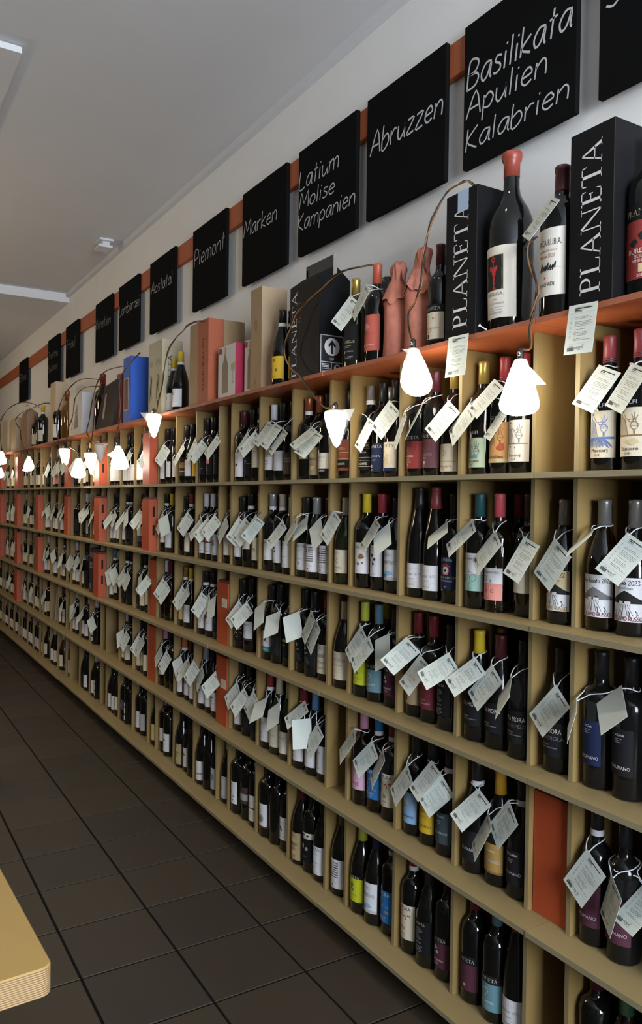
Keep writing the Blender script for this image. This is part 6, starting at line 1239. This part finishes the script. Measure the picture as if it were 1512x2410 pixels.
# ------------------------------------------------------------------ string of small hanging lamps
SHADE = mat('lit_shade', (1.0, .90, .74), .5, emit=18.0); NECK = mat('frosted_shade', (.70, .68, .62), .5, trans=.35, ior=1.1); OFFSH = mat('unlit_shade', (.42, .39, .36), .6)
CBLK = mat('cable_black', (.012, .011, .010), .5); CBRN = mat('cable_brown', (.20, .085, .02), .45); CHROME = mat('socket_metal', (.6, .6, .6), .25, metal=1.0)
def lamp(px, py, kind, lab, path, y=-.055, s=1.0, tilt=(0, 0), lit=True, flap=None):
    """px, py: top of the shade; path: photo points (x, y, depth) of the cable upwards"""
    c = at_y(px, py, y); root = empty('hanging_lamp', tuple(c)); tag(root, lab, 'lamp', 'hanging lamps along the shelf')
    sm = SHADE if lit else OFFSH
    def warp(p, a): return (p[0]+tilt[0]*p[2], p[1]+tilt[1]*p[2], p[2])
    b = MB(); n = MB()
    if kind == 'tear':
        b.lathe([(.027*s, -.034*s), (.034*s, -.055*s), (.041*s, -.078*s), (.043*s, -.092*s), (.040*s, -.108*s), (.031*s, -.121*s), (.015*s, -.129*s), (0, -.131*s)], 28, warp=warp)
        n.lathe([(.012*s, 0), (.016*s, -.004*s), (.028*s, -.035*s)], 28, warp=warp)
    elif kind == 'bell':
        b.lathe([(.0205*s, -.018*s), (.028*s, -.040*s), (.036*s, -.066*s), (.043*s, -.088*s), (.0465*s, -.103*s), (.0445*s, -.115*s), (.035*s, -.124*s), (.018*s, -.129*s), (0, -.130*s)], 28, warp=warp)
        n.lathe([(.0135*s, .0), (.0165*s, -.006*s), (.021*s, -.019*s)], 28, warp=warp)
    else:   # cone tip down
        b.lathe([(.030*s, -.002*s), (.0335*s, -.008*s), (.033*s, -.018*s), (.027*s, -.045*s), (.018*s, -.075*s), (.009*s, -.098*s), (0, -.106*s)], 28, warp=warp)
        n.lathe([(.010*s, .004*s), (.022*s, .003*s), (.0305*s, -.001*s)], 28, warp=warp)
    b.build('shade', sm, root); n.build('shade_collar', NECK if lit else OFFSH, root)
    if flap:
        (u0, v0), (u1, v1), (u2, v2) = flap      # loose corner of the rolled sheet
        side = Vector((RT.x, RT.y, 0)).normalized(); out = Vector((side.y, -side.x, 0))
        P = [side*(u*s)+out*(.022*s if i != 1 else .008*s)+Vector((0, 0, v*s)) for i, (u, v) in enumerate(flap)]
        b = MB(); b.face(P, 0); b.face([p-out*.0012 for p in reversed(P)], 0); b.build('shade_flap', sm if v1 < -.02 else (NECK if lit else OFFSH), root)
    b = MB(); b.lathe([(.006*s, .0), (.0075*s, .004*s), (.0075*s, .020*s), (.004*s, .026*s)], 12); b.build('socket', CBLK, root)
    b = MB(); b.lathe([(0, .006*s), (.004*s, .008*s), (.0055*s, .012*s), (.004*s, .016*s), (0, .018*s)], 12, c=(.004*s, -.009*s, 0)); b.build('switch_ball', CHROME, root)
    pts = [Vector((0, 0, .024*s))]+[at_y(a, e, yy)-c for a, e, yy in path]
    q = smooth_path(pts, 6)
    rr = random.Random(int(px))
    for k, (m_, sg) in enumerate(((CBLK, 1), (CBRN, -1))):
        mb = MB(); mb.tube([p+Vector((sg*.0028*math.cos(i*.35+rr.random()*.2), sg*.0022*math.sin(i*.35), sg*.0012)) if i > 1 else p for i, p in enumerate(q)], .0024, 6); mb.build('cable', m_, root)
lamp(973, 820, 'tear', 'pear shaped lit lamp hanging in front of the salmon wrapped bottles', [(972, 803, -.05), (964, 771, -.02), (962.6, 736, -.015), (978, 710, -.012), (991, 672, -.01), (996, 615, -.01), (1007, 553, 0), (1021, 510, .01), (1051, 455, .03), (1078, 435, .04), (1101, 426, .05), (1120, 440, .10)], tilt=(-.10, -.06), flap=((-.034, -.006), (-.010, -.003), (-.016, -.018)))
lamp(1226, 846, 'bell', 'bell shaped lit lamp nearest to the camera under the red board', [(1249, 820, -.04), (1248, 780, -.016), (1252, 745, -.012), (1261, 709, -.012), (1266, 675, -.012), (1254, 638, -.01), (1242, 598, .0), (1243, 572, .01), (1262, 560, .12)], s=.98, tilt=(.02, .0), flap=((.018, -.022), (.058, -.058), (.030, -.062)))
lamp(790, 968, 'cone', 'lit cone lamp with pointed tip hanging in front of the middle of the shelf', [(768, 960, -.05), (739, 933, -.035), (707, 885, -.014), (685, 866, -.012), (670, 838, -.012), (672, 806, -.012), (685, 771, -.012), (697, 736, -.01), (723, 710, 0), (758, 679, .01), (783, 653, .02), (815, 636, .03), (850, 628, .10), (876, 623, .17)], s=1.08, tilt=(-.08, 0), flap=((.0, .0), (.056, .008), (.040, -.030)))
lamp(362, 975, 'cone', 'lit cone lamp below the cream wine boxes', [(368, 968, -.05), (373, 943, -.014), (381, 912, -.012), (386, 872, -.012), (397, 824, .0), (415, 795, .01), (431, 779, .02), (442, 766, .025), (463, 757, .03), (489, 755, .035), (518, 758, .16)], s=1.12, tilt=(-.05, 0), flap=((.0, .004), (-.060, .006), (-.030, -.030)))
lamp(278, 1049, 'bell', 'tilted lit lamp in front of white labelled bottles, right of the unlit one', [(277, 1035, -.05), (276, 1018, -.016), (280, 999, -.012), (284, 959, -.012), (280, 915, -.012), (286, 885, .0), (298, 865, .01), (330, 830, .03)], s=1.05, tilt=(-.32, 0), flap=((-.016, -.030), (-.056, -.05), (-.026, -.066)))
lamp(236, 1046, 'cone', 'grey unlit lamp among the lit ones', [(219, 1039, -.05), (205, 1018, -.016), (210, 989, -.012), (218, 939, -.012), (232, 895, .0), (252, 872, .01), (290, 862, .03)], s=1.1, tilt=(-.15, 0), lit=False, flap=((.0, .004), (.045, .004), (.03, -.02)))
lamp(213, 1066, 'cone', 'lit lamp with a long ragged flap just left of the unlit one', [(214, 1055, -.05), (216, 1034, -.016), (218, 1018, -.012), (224, 955, -.012), (238, 900, .0)], s=1.15, tilt=(-.25, 0), flap=((-.02, -.06), (.02, -.13), (.024, -.05)))
lamp(186, 1078, 'bell', 'lit lamp third left of the unlit one, overlapping its neighbour', [(178, 1060, -.045), (158, 1046, -.016), (159, 1014, -.012), (170, 983, -.012), (175, 949, -.005), (179, 933, .005), (198, 913, .02), (232, 909, .1)], s=1.02, tilt=(.1, 0), flap=((.0, -.06), (.01, -.15), (.034, -.06)))
lamp(152, 1056, 'cone', 'lit lamp with two points below the amber bottle', [(143, 1050, -.045), (137, 1034, -.016), (133, 989, -.012), (143, 947, .0), (159, 919, .01), (182, 897, .03), (206, 891, .04), (236, 894, .12)], s=1.1, tilt=(-.5, 0), flap=((-.03, -.01), (-.01, -.10), (.016, -.05)))
lamp(68, 1074, 'tear', 'round lit lamp below the brown paper bag', [(63, 1068, -.045), (50, 1034, -.016), (48, 1012, -.012), (39, 998, -.012), (38, 985, .0), (52, 971, .02), (79, 959, .04), (101, 950, .06), (117, 949, .16)], s=.95, tilt=(-.1, 0), flap=((-.01, -.07), (-.055, -.125), (.0, -.14)))
lamp(4, 1062, 'bell', 'upper lit lamp at the left edge of the photo', [(3, 1050, -.045), (0, 1020, -.016), (2, 995, .0), (12, 971, .02), (30, 955, .04), (53, 947, .05), (80, 951, .08), (95, 961, .16)], s=1.0, flap=((.01, -.06), (.055, -.075), (.03, -.10)))
lamp(1, 1100, 'tear', 'lower lit lamp at the left edge of the photo', [(0, 1088, -.06), (-3, 1060, -.06), (-4, 1020, -.02), (0, 990, .0), (10, 975, .02)], y=-.07, s=.8)
